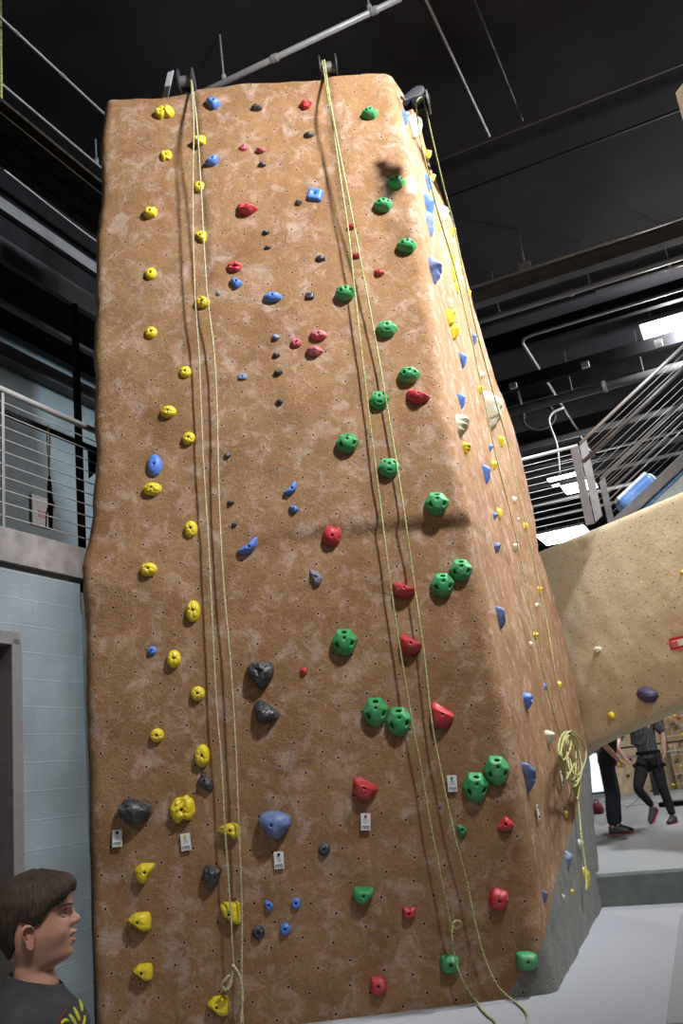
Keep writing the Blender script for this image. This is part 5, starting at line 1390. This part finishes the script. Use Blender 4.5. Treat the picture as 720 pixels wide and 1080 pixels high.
def hand(N_, E_, wrist_key, w, dirv, palm_n, s=1.0, curl=.5, side=1, pre='h'):
    """palm and five bent fingers; dirv along the hand, palm_n where the palm faces, side: thumb direction sign"""
    d = dirv.normalized(); pn = palm_n.normalized(); ac = d.cross(pn).normalized() * side
    N_[pre + 'p1'] = (w + d * .030 * s, (.030 * s, .016 * s)); N_[pre + 'p2'] = (w + d * .065 * s, (.034 * s, .014 * s))
    E_ += [(wrist_key, pre + 'p1'), (pre + 'p1', pre + 'p2')]
    for k, (off, ln) in enumerate(((.028, .066), (.010, .074), (-.010, .070), (-.027, .054))):
        p = w + (d * .078 + ac * off) * s; prev = pre + 'p2'
        q = p; dd = d.copy()
        for j in range(3):
            nm = f'{pre}f{k}{j}'
            N_[nm] = (q, .0085 * s * (1 - .1 * j)); E_.append((prev, nm)); prev = nm
            dd = (dd + pn * curl * .75).normalized(); q = q + dd * ln * s / 2.3
    p = w + (d * .022 + ac * .030) * s; prev = pre + 'p1'; dd = (d * .6 + ac * .8 + pn * .25).normalized()
    for j in range(3):
        nm = f'{pre}t{j}'; N_[nm] = (p, .0100 * s * (1 - .1 * j)); E_.append((prev, nm)); prev = nm
        p = p + dd * .030 * s; dd = (dd + d * .5 + pn * curl * .3).normalized()
def link_xf(mb, name, mats, loc, rz, sc, parent, smooth=True, uv=None, tilt=None):
    o = mb.build(name, mats, smooth=smooth)
    if uv:
        l = o.data.uv_layers.new(name='UVMap')
        for i, lp in enumerate(o.data.loops): l.data[i].uv = uv[lp.vertex_index] if lp.vertex_index < len(uv) else (0, 0)
    o.location = loc; o.rotation_euler = (0, 0, rz); o.scale = (sc,) * 3; o.parent = parent; return o

# ---- the boy: origin of his head frame, facing +X (to the right), turned slightly to the viewer
HSC = 1.0
hd_px = (40.0, 968.0); dirv = ray(*hd_px); HO = CAM + dirv * (2.24 / FPX)
boy = empty('person', (HO.x, HO.y, 0), 'boy with short brown hair and dark printed T-shirt at the lower left, looking right', 'person')
brz = math.radians(11)
fz = -HO.z
boy.rotation_euler = (0, 0, brz)
def bx(mb, name, mats, smooth=True, uv=None, parent=None):
    o = mb.build(name, mats, smooth=smooth)
    if uv:
        l = o.data.uv_layers.new(name='UVMap')
        for i, lp in enumerate(o.data.loops): l.data[i].uv = uv[lp.vertex_index]
    o.parent = parent or boy
    if parent is None: o.location = (0, 0, HO.z)
    return o
body = MB(); head_mesh(body)
for s in (-1, 1):
    e_ = ear(s); body.add(e_.v, e_.f)
N_ = {}; E_ = []
N_['pel'] = (Vector((-.01, 0, -.60)), (.115, .10)); N_['wst'] = (Vector((-.01, 0, -.48)), (.105, .095)); N_['chs'] = (Vector((-.005, 0, -.32)), (.115, .10)); N_['upc'] = (Vector((-.005, 0, -.245)), (.09, .07)); N_['nck'] = (Vector((-.010, 0, -.17)), .052); N_['nk2'] = (Vector((-.008, 0, -.13)), .045)
E_ += [('pel', 'wst'), ('wst', 'chs'), ('chs', 'upc'), ('upc', 'nck'), ('nck', 'nk2')]
for s, t in ((1, 'l'), (-1, 'r')):
    N_[t + 'sh'] = (Vector((-.02, s * .130, -.25)), .036); N_[t + 'ua'] = (Vector((-.03, s * .180, -.34)), .036); N_[t + 'el'] = (Vector((-.035, s * .20, -.46)), .034); N_[t + 'fa'] = (Vector((.01, s * .205, -.56)), .032); N_[t + 'wr'] = (Vector((.045, s * .205, -.67)), .022)
    E_ += [('upc', t + 'sh'), (t + 'sh', t + 'ua'), (t + 'ua', t + 'el'), (t + 'el', t + 'fa'), (t + 'fa', t + 'wr')]
    hand(N_, E_, t + 'wr', Vector((.045, s * .205, -.67)), Vector((.2, 0, -1)), Vector((0, -s, 0)), .85, .35, 1 if s > 0 else -1, t)
    N_[t + 'hp'] = (Vector((-.01, s * .075, -.66)), .075); N_[t + 'th'] = (Vector((0, s * .085, -.80)), .066); N_[t + 'kn'] = (Vector((.015, s * .09, -.96)), .048); N_[t + 'cf'] = (Vector((-.01, s * .09, -1.09)), .046); N_[t + 'an'] = (Vector((-.01, s * .09, fz + .09)), .03); N_[t + 'he'] = (Vector((-.02, s * .09, fz + .045)), .034); N_[t + 'to'] = (Vector((.13, s * .10, fz + .035)), .028)
    E_ += [('pel', t + 'hp'), (t + 'hp', t + 'th'), (t + 'th', t + 'kn'), (t + 'kn', t + 'cf'), (t + 'cf', t + 'an'), (t + 'an', t + 'he'), (t + 'he', t + 'to')]
vs, fs = skin_body(N_, E_, 'pel'); body.add(vs, fs)
bx(body, 'body', [SKIN, LIP])
vs, fs, uv = hair_mesh(); hb = MB(); hb.add(vs, fs); h_ = bx(hb, 'hair', HAIRM, uv=uv)
h_['label'] = 'short straight brown hair with a fringe'
for s in (-1, 1):
    sx_ = min((head_point(q_ * .02, .0055)[0] for q_ in range(60)), key=lambda q: abs(q.y - .031)).x
    b = MB(); c = Vector((sx_ - .0150, s * .031, .0055)); vs = []; fs = []
    for i in range(13):
        a = math.pi * i / 12
        for j in range(20): t = 2 * math.pi * j / 20; vs.append(c + Vector((math.cos(a), math.sin(a) * math.cos(t), math.sin(a) * math.sin(t))) * .0118)
    for i in range(12):
        for j in range(20): fs.append((i * 20 + j, (i + 1) * 20 + j, (i + 1) * 20 + (j + 1) % 20, i * 20 + (j + 1) % 20))
    b.add(vs, fs); e_ = bx(b, 'eye', WHITE_EYE)
    gz = Vector((1, -.10, .10)).normalized(); b = MB(); b.cyl(c + gz * .0108, gz, .0062, .0026, 18); i_ = b.build('iris', IRIS); i_.parent = e_
    # lids
    b = MB()
    for up_, rr, zz in ((1, .0010, .0072), (-1, .0008, -.0062)):
        pts_ = []
        for k in range(9):
            t = -1.15 + 2.3 * k / 8
            pts_.append(c + Vector((math.cos(t) * .0120, math.sin(t) * .0135 + s * .001, zz * math.cos(t * 1.05) ** .8 if math.cos(t * 1.05) > 0 else 0)))
        b.tube(pts_, [.0012 + rr * math.sin(math.pi * (k + .6) / 9.2) for k in range(9)], 8)
    bx(b, 'eyelids', SKIN)
    b = MB(); pts_ = [c + Vector((math.cos(-1.1 + 2.2 * k / 8) * .0147, math.sin(-1.1 + 2.2 * k / 8) * .0150, .0080 * max(0, math.cos(-1.1 + 2.2 * k / 8)) + .0004)) for k in range(9)]
    b.tube(pts_, .0009, 6); bx(b, 'eyelashes', HAIRM, uv=[(0, 0)] * len(b.v))
    b = MB(); pts_ = []
    for k in range(9):
        y = s * (.014 + .042 * k / 8); z = .0205 + .0055 * math.sin(k / 8 * 2.9); ph = math.asin(min(1, abs(y) / .074)); 
        xx = head_point(0, z)[0].x
        # find surface x at this y
        best = min((head_point(p_ * .02, z)[0] for p_ in range(60)), key=lambda q: abs(q.y - abs(y)))
        pts_.append(Vector((best.x + .0022, y, z)))
    b.tube(pts_, [(.0010, .0012)] + [(.0012, .0024)] * 3 + [(.0012, .0020)] * 2 + [(.0010, .0014)] * 2 + [(.0006, .0006)], 8); bx(b, 'eyebrow', HAIRM, uv=[(0, 0)] * len(b.v))
# T-shirt: torso shell with sloping collar, and sleeves
TS = [(-.64, .105, -.125, .150), (-.50, .112, -.118, .150), (-.38, .125, -.122, .160), (-.30, .128, -.130, .168), (-.25, .118, -.132, .172), (-.21, .098, -.126, .162), (-.185, .082, -.114, .132), (-.165, .070, -.098, .098), (-.150, .062, -.084, .075), (-.138, .058, -.076, .064)]
NA = 96; vs = []; fs = []
zs = [-.64 + .0084 * i for i in range(60)] + [-.138]
for z in zs:
    F_, B_2, W2 = lerp_tab(TS, z); cx = (F_ + B_2) / 2
    for i in range(NA):
        ph = 2 * math.pi * i / NA; c, s = math.cos(ph), math.sin(ph)
        t = max(0, min(1, (z + .24) / .10))
        x = cx + (F_ - cx) * abs(c) ** .9 * (1 if c > 0 else -1); y = W2 * abs(s) ** .85 * (1 if s > 0 else -1)
        dz = t * (-.020 * c - .004) + .0
        P = Vector((x, y, z + dz))
        low_ = max(0, min(1, (-.22 - z) / .1))
        f = noise.noise(Vector((x * 14, y * 14, z * 7))) * .004 + math.sin(y * 60 + z * 40 + 3 * noise.noise(P * 9)) * .0022 * low_
        P += Vector((c, s, 0)) * f * (1 if z < -.17 else .3)
        vs.append(P)
n = len(zs)
for k in range(n - 1):
    for i in range(NA):
        a = k * NA + i; b_ = k * NA + (i + 1) % NA; fs.append((a, b_, b_ + NA, a + NA))
# ribbed collar turned inwards
for i in range(NA):
    P = vs[(n - 1) * NA + i]; vs.append(P * 1 + Vector((-P.x * .09, -P.y * .09, .006)))
for i in range(NA):
    P = vs[(n - 1) * NA + i]; vs.append(P * 1 + Vector((-P.x * .14, -P.y * .14, -.012)))
for r_ in (0, 1):
    for i in range(NA):
        a = (n - 1 + r_) * NA + i; b_ = (n - 1 + r_) * NA + (i + 1) % NA; fs.append((a, b_, b_ + NA, a + NA))
sh = MB(); sh.add(vs, fs)
for s in (-1, 1):
    pts_ = [Vector((-.022, s * .080, -.222)), Vector((-.024, s * .120, -.232)), Vector((-.028, s * .155, -.262)), Vector((-.032, s * .180, -.310)), Vector((-.036, s * .198, -.37)), Vector((-.038, s * .206, -.43))]
    sh.tube(catmull(pts_, 5), [.048 + .026 * min(1, k / 9) + .0018 * math.sin(k * 1.4) for k in range(26)], 28)
shirt = bx(sh, 't_shirt', SHIRT)
SB = BVHTree.FromPolygons([Vector(v) for v in sh.v], sh.f)
def on_shirt(y, z, off=.002):
    h = SB.ray_cast(Vector((1, y, z)), Vector((-1, 0, 0)))
    return (h[0] + h[1] * off) if h[0] else None
def stroke(mb, P, r):
    q = [on_shirt(y, z) for y, z in P]; q = [p for p in q if p]
    if len(q) > 1:
        q = catmull(q, 3); mb.tube(q, [(r * (.4 + .6 * math.sin(math.pi * (k + .5) / len(q))), r * (.4 + .6 * math.sin(math.pi * (k + .5) / len(q)))) for k in range(len(q))], 6)
BM = Matrix.LocRotScale(Vector((HO.x, HO.y, HO.z)), Matrix.Rotation(brz, 3, 'Z').to_quaternion(), None); BI = BM.inverted()
def on_side(px, py, off=.0015):
    o = BI @ CAM; d = (BI.to_3x3() @ ray(px, py)).normalized(); h = SB.ray_cast(o, d)
    return (h[0] - d * off) if h[0] else None
def pstroke(P, r, name, mat):
    q = [on_side(x, y) for x, y in P]; q = [p for p in q if p]
    if len(q) < 2: return
    q = catmull(q, 4); b = MB(); b.tube(q, [r * (.55 + .45 * math.sin(math.pi * (k + .5) / len(q))) for k in range(len(q))], 8)
    d_ = b.build(name, mat, smooth=True); d_.parent = shirt
pstroke([(81, 1049), (76, 1056), (68, 1068), (60, 1080), (52, 1093)], .0034, 'print_stripe', PRINT_R)
pstroke([(90, 1066), (86, 1078), (80, 1092)], .0030, 'print_stripe', PRINT_R)
for L_ in ([(83.5, 1055), (85.5, 1061), (86.5, 1067)], [(77.5, 1063), (81, 1070), (84, 1077)], [(73, 1070), (77, 1076), (81, 1083)], [(64.5, 1080), (68, 1076.5), (72, 1077)], [(66, 1084), (70, 1086), (74, 1091)], [(89, 1072), (88, 1079), (85, 1085)]):
    pstroke(L_, .0050, 'print_letter', PRINT_Y)
# trousers and shoes
NAVY = plain('navy_denim', (.03, .04, .08), .9); SHOE = plain('dark_shoe', (.04, .04, .045), .7); REDS = plain('red_sole', (.45, .03, .03), .6)
def trousers(N_, grow, keys, legs, root='pel'):
    M_ = {k: (N_[k][0], tuple(x + grow for x in (N_[k][1] if isinstance(N_[k][1], tuple) else (N_[k][1],) * 2))) for k in keys}
    return skin_body(M_, legs, root)
vs, fs = trousers(N_, .012, ['wst', 'pel', 'lhp', 'lth', 'lkn', 'lcf', 'lan', 'rhp', 'rth', 'rkn', 'rcf', 'ran'], [('wst', 'pel')] + [(t + a, t + c) if a != 'pel' else ('pel', t + c) for t in 'lr' for a, c in (('pel', 'hp'), ('hp', 'th'), ('th', 'kn'), ('kn', 'cf'), ('cf', 'an'))])
b = MB(); b.add(vs, fs); bx(b, 'trousers', NAVY)
def shoe(mb, sole, heel, toe, s=1.0):
    d = (toe - heel); L = d.length; d.normalize(); sd_ = d.cross(Z).normalized(); upv = sd_.cross(d).normalized()
    prof_ = [(-.16, .030, .035, .05), (0, .038, .05, .06), (.25, .040, .052, .055), (.5, .042, .045, .035), (.8, .044, .036, .02), (1.05, .036, .028, .012), (1.2, .015, .02, .006)]
    vs = []; fs = []; n = 14
    for (u, w_, h1, h2) in prof_:
        c = heel + d * (u * L)
        for k in range(n):
            a = 2 * math.pi * k / n; z_ = math.sin(a); 
            vs.append(c + sd_ * (w_ * s * math.cos(a)) + upv * ((h1 if z_ > 0 else .036) * s * z_ + (h2 - .02 if z_ > 0 else 0) * z_ * s))
    for k in range(len(prof_) - 1):
        for i in range(n): fs.append((k * n + i, k * n + (i + 1) % n, (k + 1) * n + (i + 1) % n, (k + 1) * n + i))
    fs.append(tuple(range(n))); fs.append(tuple((len(prof_) - 1) * n + i for i in reversed(range(n))))
    mb.add(vs, fs)
    vs2 = []; 
    for dz in (-.040, -.026):
        for (u, w_, h1, h2) in prof_:
            c = heel + d * (u * L) + upv * dz * s; vs2 += [c + sd_ * (w_ + .004) * s, c - sd_ * (w_ + .004) * s]
    m_ = len(prof_) * 2; fs2 = []
    for k in range(len(prof_) - 1):
        i = 2 * k
        fs2 += [(i, i + 1, i + 3, i + 2), (m_ + i, m_ + i + 2, m_ + i + 3, m_ + i + 1), (i, i + 2, m_ + i + 2, m_ + i), (i + 1, m_ + i + 1, m_ + i + 3, i + 3)]
    fs2 += [(0, m_, m_ + 1, 1), (m_ - 2, m_ - 1, 2 * m_ - 1, 2 * m_ - 2)]
    sole.add(vs2, fs2)
for t in 'lr':
    b = MB(); q = MB(); shoe(b, q, N_[t + 'he'][0], N_[t + 'to'][0], .95); o = bx(b, 'shoe', SHOE); so_ = q.build('sole', SHOE); so_.parent = o

# ---- two people on the raised mats
def figure(loc, heading, label, J_, shirt_m, trouser_m, sleeve=.55, sole_m=None, sc=1.0, forearm_sleeve=False, harness=False, lanyard=False, plaid=False):
    """J_: joints in the person's own frame, x forward, y to the left, z up from the feet"""
    p = empty('person', loc, label, 'person'); p.rotation_euler = (0, 0, heading)
    V_ = lambda k: Vector(J_[k])
    N_ = {'pel': (V_('pel'), (.145, .11)), 'wst': (V_('wst'), (.135, .10)), 'chs': (V_('chs'), (.165, .115)), 'upc': (V_('upc'), (.165, .095)), 'nck': (V_('nck'), .06), 'nk2': (V_('nk2'), .055)}
    E_ = [('pel', 'wst'), ('wst', 'chs'), ('chs', 'upc'), ('upc', 'nck'), ('nck', 'nk2')]
    for s, t in ((1, 'l'), (-1, 'r')):
        for k, r in (('sh', .068), ('el', .043), ('wr', .028)): N_[t + k] = (V_(t + k), r)
        for k, a_, b_, r in (('ua', 'sh', 'el', .055), ('fa', 'el', 'wr', .041)): N_[t + k] = ((V_(t + a_) + V_(t + b_)) / 2, r)
        E_ += [('upc', t + 'sh'), (t + 'sh', t + 'ua'), (t + 'ua', t + 'el'), (t + 'el', t + 'fa'), (t + 'fa', t + 'wr')]
        dv = (V_(t + 'wr') - V_(t + 'el')).normalized(); hand(N_, E_, t + 'wr', V_(t + 'wr'), dv, Vector((.0, -s, .0)) - dv * dv.dot(Vector((0, -s, 0))), 1.0, .55, 1 if s > 0 else -1, t)
        for k, r in (('hp', .10), ('kn', .062), ('an', .040), ('he', .038), ('to', .030)): N_[t + k] = (V_(t + k), r)
        N_[t + 'th'] = ((V_(t + 'hp') + V_(t + 'kn')) / 2, .085); N_[t + 'cf'] = (V_(t + 'kn').lerp(V_(t + 'an'), .35) + Vector((-.015, 0, 0)), .058)
        E_ += [('pel', t + 'hp'), (t + 'hp', t + 'th'), (t + 'th', t + 'kn'), (t + 'kn', t + 'cf'), (t + 'cf', t + 'an'), (t + 'an', t + 'he'), (t + 'he', t + 'to')]
    body = MB(); h0 = V_('nk2') + Vector((.012, 0, .135))
    hm = MB(); head_mesh(hm)
    for s in (-1, 1): e_ = ear(s); hm.add(e_.v, e_.f)
    body.add([Vector(v) * 1.06 + h0 for v in hm.v], hm.f); body.m = list(hm.m)
    vs, fs = skin_body(N_, E_, 'pel'); body.add(vs, fs)
    o = body.build('body', [SKIN, LIP], smooth=True); o.parent = p
    vs, fs, uv = hair_mesh(); b = MB(); b.add([v * 1.06 + h0 for v in vs], fs); o = b.build('hair', HAIRM, smooth=True); l = o.data.uv_layers.new(name='UVMap')
    for i, lp in enumerate(o.data.loops): l.data[i].uv = uv[lp.vertex_index]
    o.parent = p
    for s in (-1, 1):
        b = MB(); b.tube([h0 + Vector((.0635 + dx, s * .032, .0055)) * 1.06 for dx in (0, .006, .0115)], [.011, .010, .004], 12); o = b.build('eye', WHITE_EYE, smooth=True); o.parent = p
    g = lambda k, e: (N_[k][0], tuple(x + e for x in (N_[k][1] if isinstance(N_[k][1], tuple) else (N_[k][1],) * 2)))
    S = {k: g(k, .020) for k in ('wst', 'chs', 'upc')}; S['hem'] = (V_('pel') + Vector((0, 0, -.09)), (.182, .155)); S['hem2'] = (V_('pel') + Vector((0, 0, .06)), (.170, .14)); S['col'] = (V_('nck') - Vector((0, 0, .015)), (.066, .062))
    ES = [('hem', 'hem2'), ('hem2', 'wst'), ('wst', 'chs'), ('chs', 'upc'), ('upc', 'col')]
    for t in 'lr':
        S[t + 'sh'] = g(t + 'sh', .016); S[t + 'ua'] = g(t + 'ua', .018); ES += [('upc', t + 'sh'), (t + 'sh', t + 'ua')]
        if forearm_sleeve: S[t + 'el'] = g(t + 'el', .016); ES.append((t + 'ua', t + 'el'))
    vs, fs = skin_body(S, ES, 'chs'); b = MB(); b.add(vs, fs); o = b.build('shirt', shirt_m, smooth=True); o.parent = p
    T = {k: g(k, .013) for k in ('pel', 'lhp', 'lth', 'lkn', 'lcf', 'lan', 'rhp', 'rth', 'rkn', 'rcf', 'ran')}; T['wst2'] = (V_('wst'), (.15, .12))
    ET = [('wst2', 'pel')] + [('pel' if a == 'pel' else t + a, t + c) for t in 'lr' for a, c in (('pel', 'hp'), ('hp', 'th'), ('th', 'kn'), ('kn', 'cf'), ('cf', 'an'))]
    if sleeve > 1:
        for k in ('lkn', 'lcf', 'lan', 'rkn', 'rcf', 'ran'): T[k] = (T[k][0], tuple(x + .022 for x in T[k][1]))
    vs, fs = skin_body(T, ET, 'pel'); b = MB(); b.add(vs, fs); tr = b.build('trousers', trouser_m, smooth=True); tr.parent = p
    for t in 'lr':
        b = MB(); q = MB(); shoe(b, q, V_(t + 'he'), V_(t + 'to'), 1.05); o = b.build('shoe', SHOE, smooth=True); o.parent = p; s_ = q.build('sole', sole_m or SHOE); s_.parent = o
    if harness:
        for t in 'lr':
            c = (N_[t + 'hp'][0] * .6 + N_[t + 'th'][0] * .4); ax = (N_[t + 'th'][0] - N_[t + 'hp'][0]).normalized(); u = ax.orthogonal().normalized(); v = ax.cross(u)
            b = MB(); b.tube([c + (u * math.cos(a) + v * math.sin(a)) * .118 for a in [i * math.pi / 8 for i in range(16)]], (.008, .02), 6, closed=True); o = b.build('harness_leg_loop', MAT['black']); o.parent = p
        c = V_('pel').lerp(V_('wst'), .45); b = MB(); b.tube([c + Vector((math.cos(a) * .135, math.sin(a) * .172, 0)) for a in [i * math.pi / 10 for i in range(20)]], (.010, .024), 6, closed=True); o = b.build('harness_belt', MAT['black']); o.parent = p
        for i, yy in enumerate((.0, .05, .1)):
            q0 = c + Vector((.10 - yy * 1.2, .165, -.02)); b = MB(); b.tube([q0 + Vector((.0 + .018 * math.cos(a), .01, -.06 + .055 * math.sin(a))) for a in [j * math.pi / 6 for j in range(12)]], .007, 6, closed=True); b.tube([q0 + Vector((0, .01, -.11)), q0 + Vector((0, .012, -.22))], .009, 6); o = b.build('quickdraw', MAT['dpipe']); o.parent = p
    return p
# plaid cloth
def plaid():
    m = bpy.data.materials.new('dark_plaid'); m.use_nodes = True; N, L = nodes_of(m); b = N['Principled BSDF']; b.inputs['Roughness'].default_value = .9
    tc = N.new('ShaderNodeTexCoord'); prev = None
    for ax, sc in (('X', 26), ('Y', 26), ('Z', 26)):
        w_ = N.new('ShaderNodeTexWave'); w_.bands_direction = ax; w_.inputs['Scale'].default_value = sc / 2; L.new(tc.outputs['Object'], w_.inputs['Vector'])
        if prev is None: prev = w_.outputs['Fac']
        else:
            a = N.new('ShaderNodeMath'); a.operation = 'ADD'; L.new(prev, a.inputs[0]); L.new(w_.outputs['Fac'], a.inputs[1]); prev = a.outputs[0]
    r = N.new('ShaderNodeValToRGB'); r.color_ramp.elements[0].position = .2; r.color_ramp.elements[1].position = 1.0; r.color_ramp.elements[0].color = (.012, .012, .016, 1); r.color_ramp.elements[1].color = (.14, .14, .16, 1)
    d = N.new('ShaderNodeMath'); d.operation = 'DIVIDE'; d.inputs[1].default_value = 2.6; L.new(prev, d.inputs[0]); L.new(d.outputs[0], r.inputs['Fac']); L.new(r.outputs['Color'], b.inputs['Base Color']); return m
ZP = .52
# right person: standing leg under the body, the other foot pushing off on its toe
fR = at_z(699, 869, ZP); scn = FPX / depth(fR)
ang = math.atan2(-R2.y, -R2.x) + math.radians(45)      # facing left and towards the viewer
JR = dict(pel=(.0, 0, .93), wst=(.01, 0, 1.06), chs=(.03, 0, 1.26), upc=(.03, 0, 1.43), nck=(.05, 0, 1.52), nk2=(.07, 0, 1.58),
          lsh=(.03, .19, 1.45), lel=(-.03, .27, 1.21), lwr=(.02, .25, .97), rsh=(.04, -.19, 1.44), rel=(.20, -.31, 1.24), rwr=(.40, -.24, 1.14),
          lhp=(.0, .09, .87), lkn=(.05, .13, .49), lan=(.0, .17, .10), lhe=(-.03, .17, .045), lto=(.15, .17, .036),
          rhp=(.03, -.09, .87), rkn=(.25, -.15, .50), ran=(-.01, -.11, .25), rhe=(-.05, -.11, .20), rto=(.10, -.13, .075))
pr = figure((fR.x, fR.y, ZP), ang, 'person in dark plaid shirt, black trousers and harness, stepping left beyond the bridge', JR, plaid(), plain('black_trousers', (.010, .010, .012), .85), harness=True, forearm_sleeve=True, sole_m=REDS)
fL = at_z(650, 879.5, ZP); ang2 = math.atan2(R2.y, R2.x) + math.radians(-20)
JL = dict(pel=(.08, 0, .93), wst=(.12, 0, 1.06), chs=(.18, 0, 1.26), upc=(.20, 0, 1.42), nck=(.23, 0, 1.50), nk2=(.25, 0, 1.56),
          lsh=(.20, .19, 1.44), lel=(.18, .26, 1.18), lwr=(.30, .24, .97), rsh=(.18, -.19, 1.44), rel=(.10, -.25, 1.17), rwr=(.24, -.23, .95),
          rhp=(.07, -.09, .87), rkn=(.07, -.11, .49), ran=(.0, -.12, .10), rhe=(-.03, -.12, .045), rto=(.16, -.14, .036),
          lhp=(.07, .09, .87), lkn=(.08, .12, .49), lan=(.04, .14, .10), lhe=(.01, .14, .045), lto=(.20, .17, .036))
pl_ = figure((fL.x - .02, fL.y, ZP), ang2, 'person in wide dark jeans and red tipped shoes half hidden behind the tower foot', JL, plain('black_tee', (.016, .012, .014), .9), plain('dark_jeans', (.014, .017, .030), .9), sleeve=1.2, sole_m=REDS)
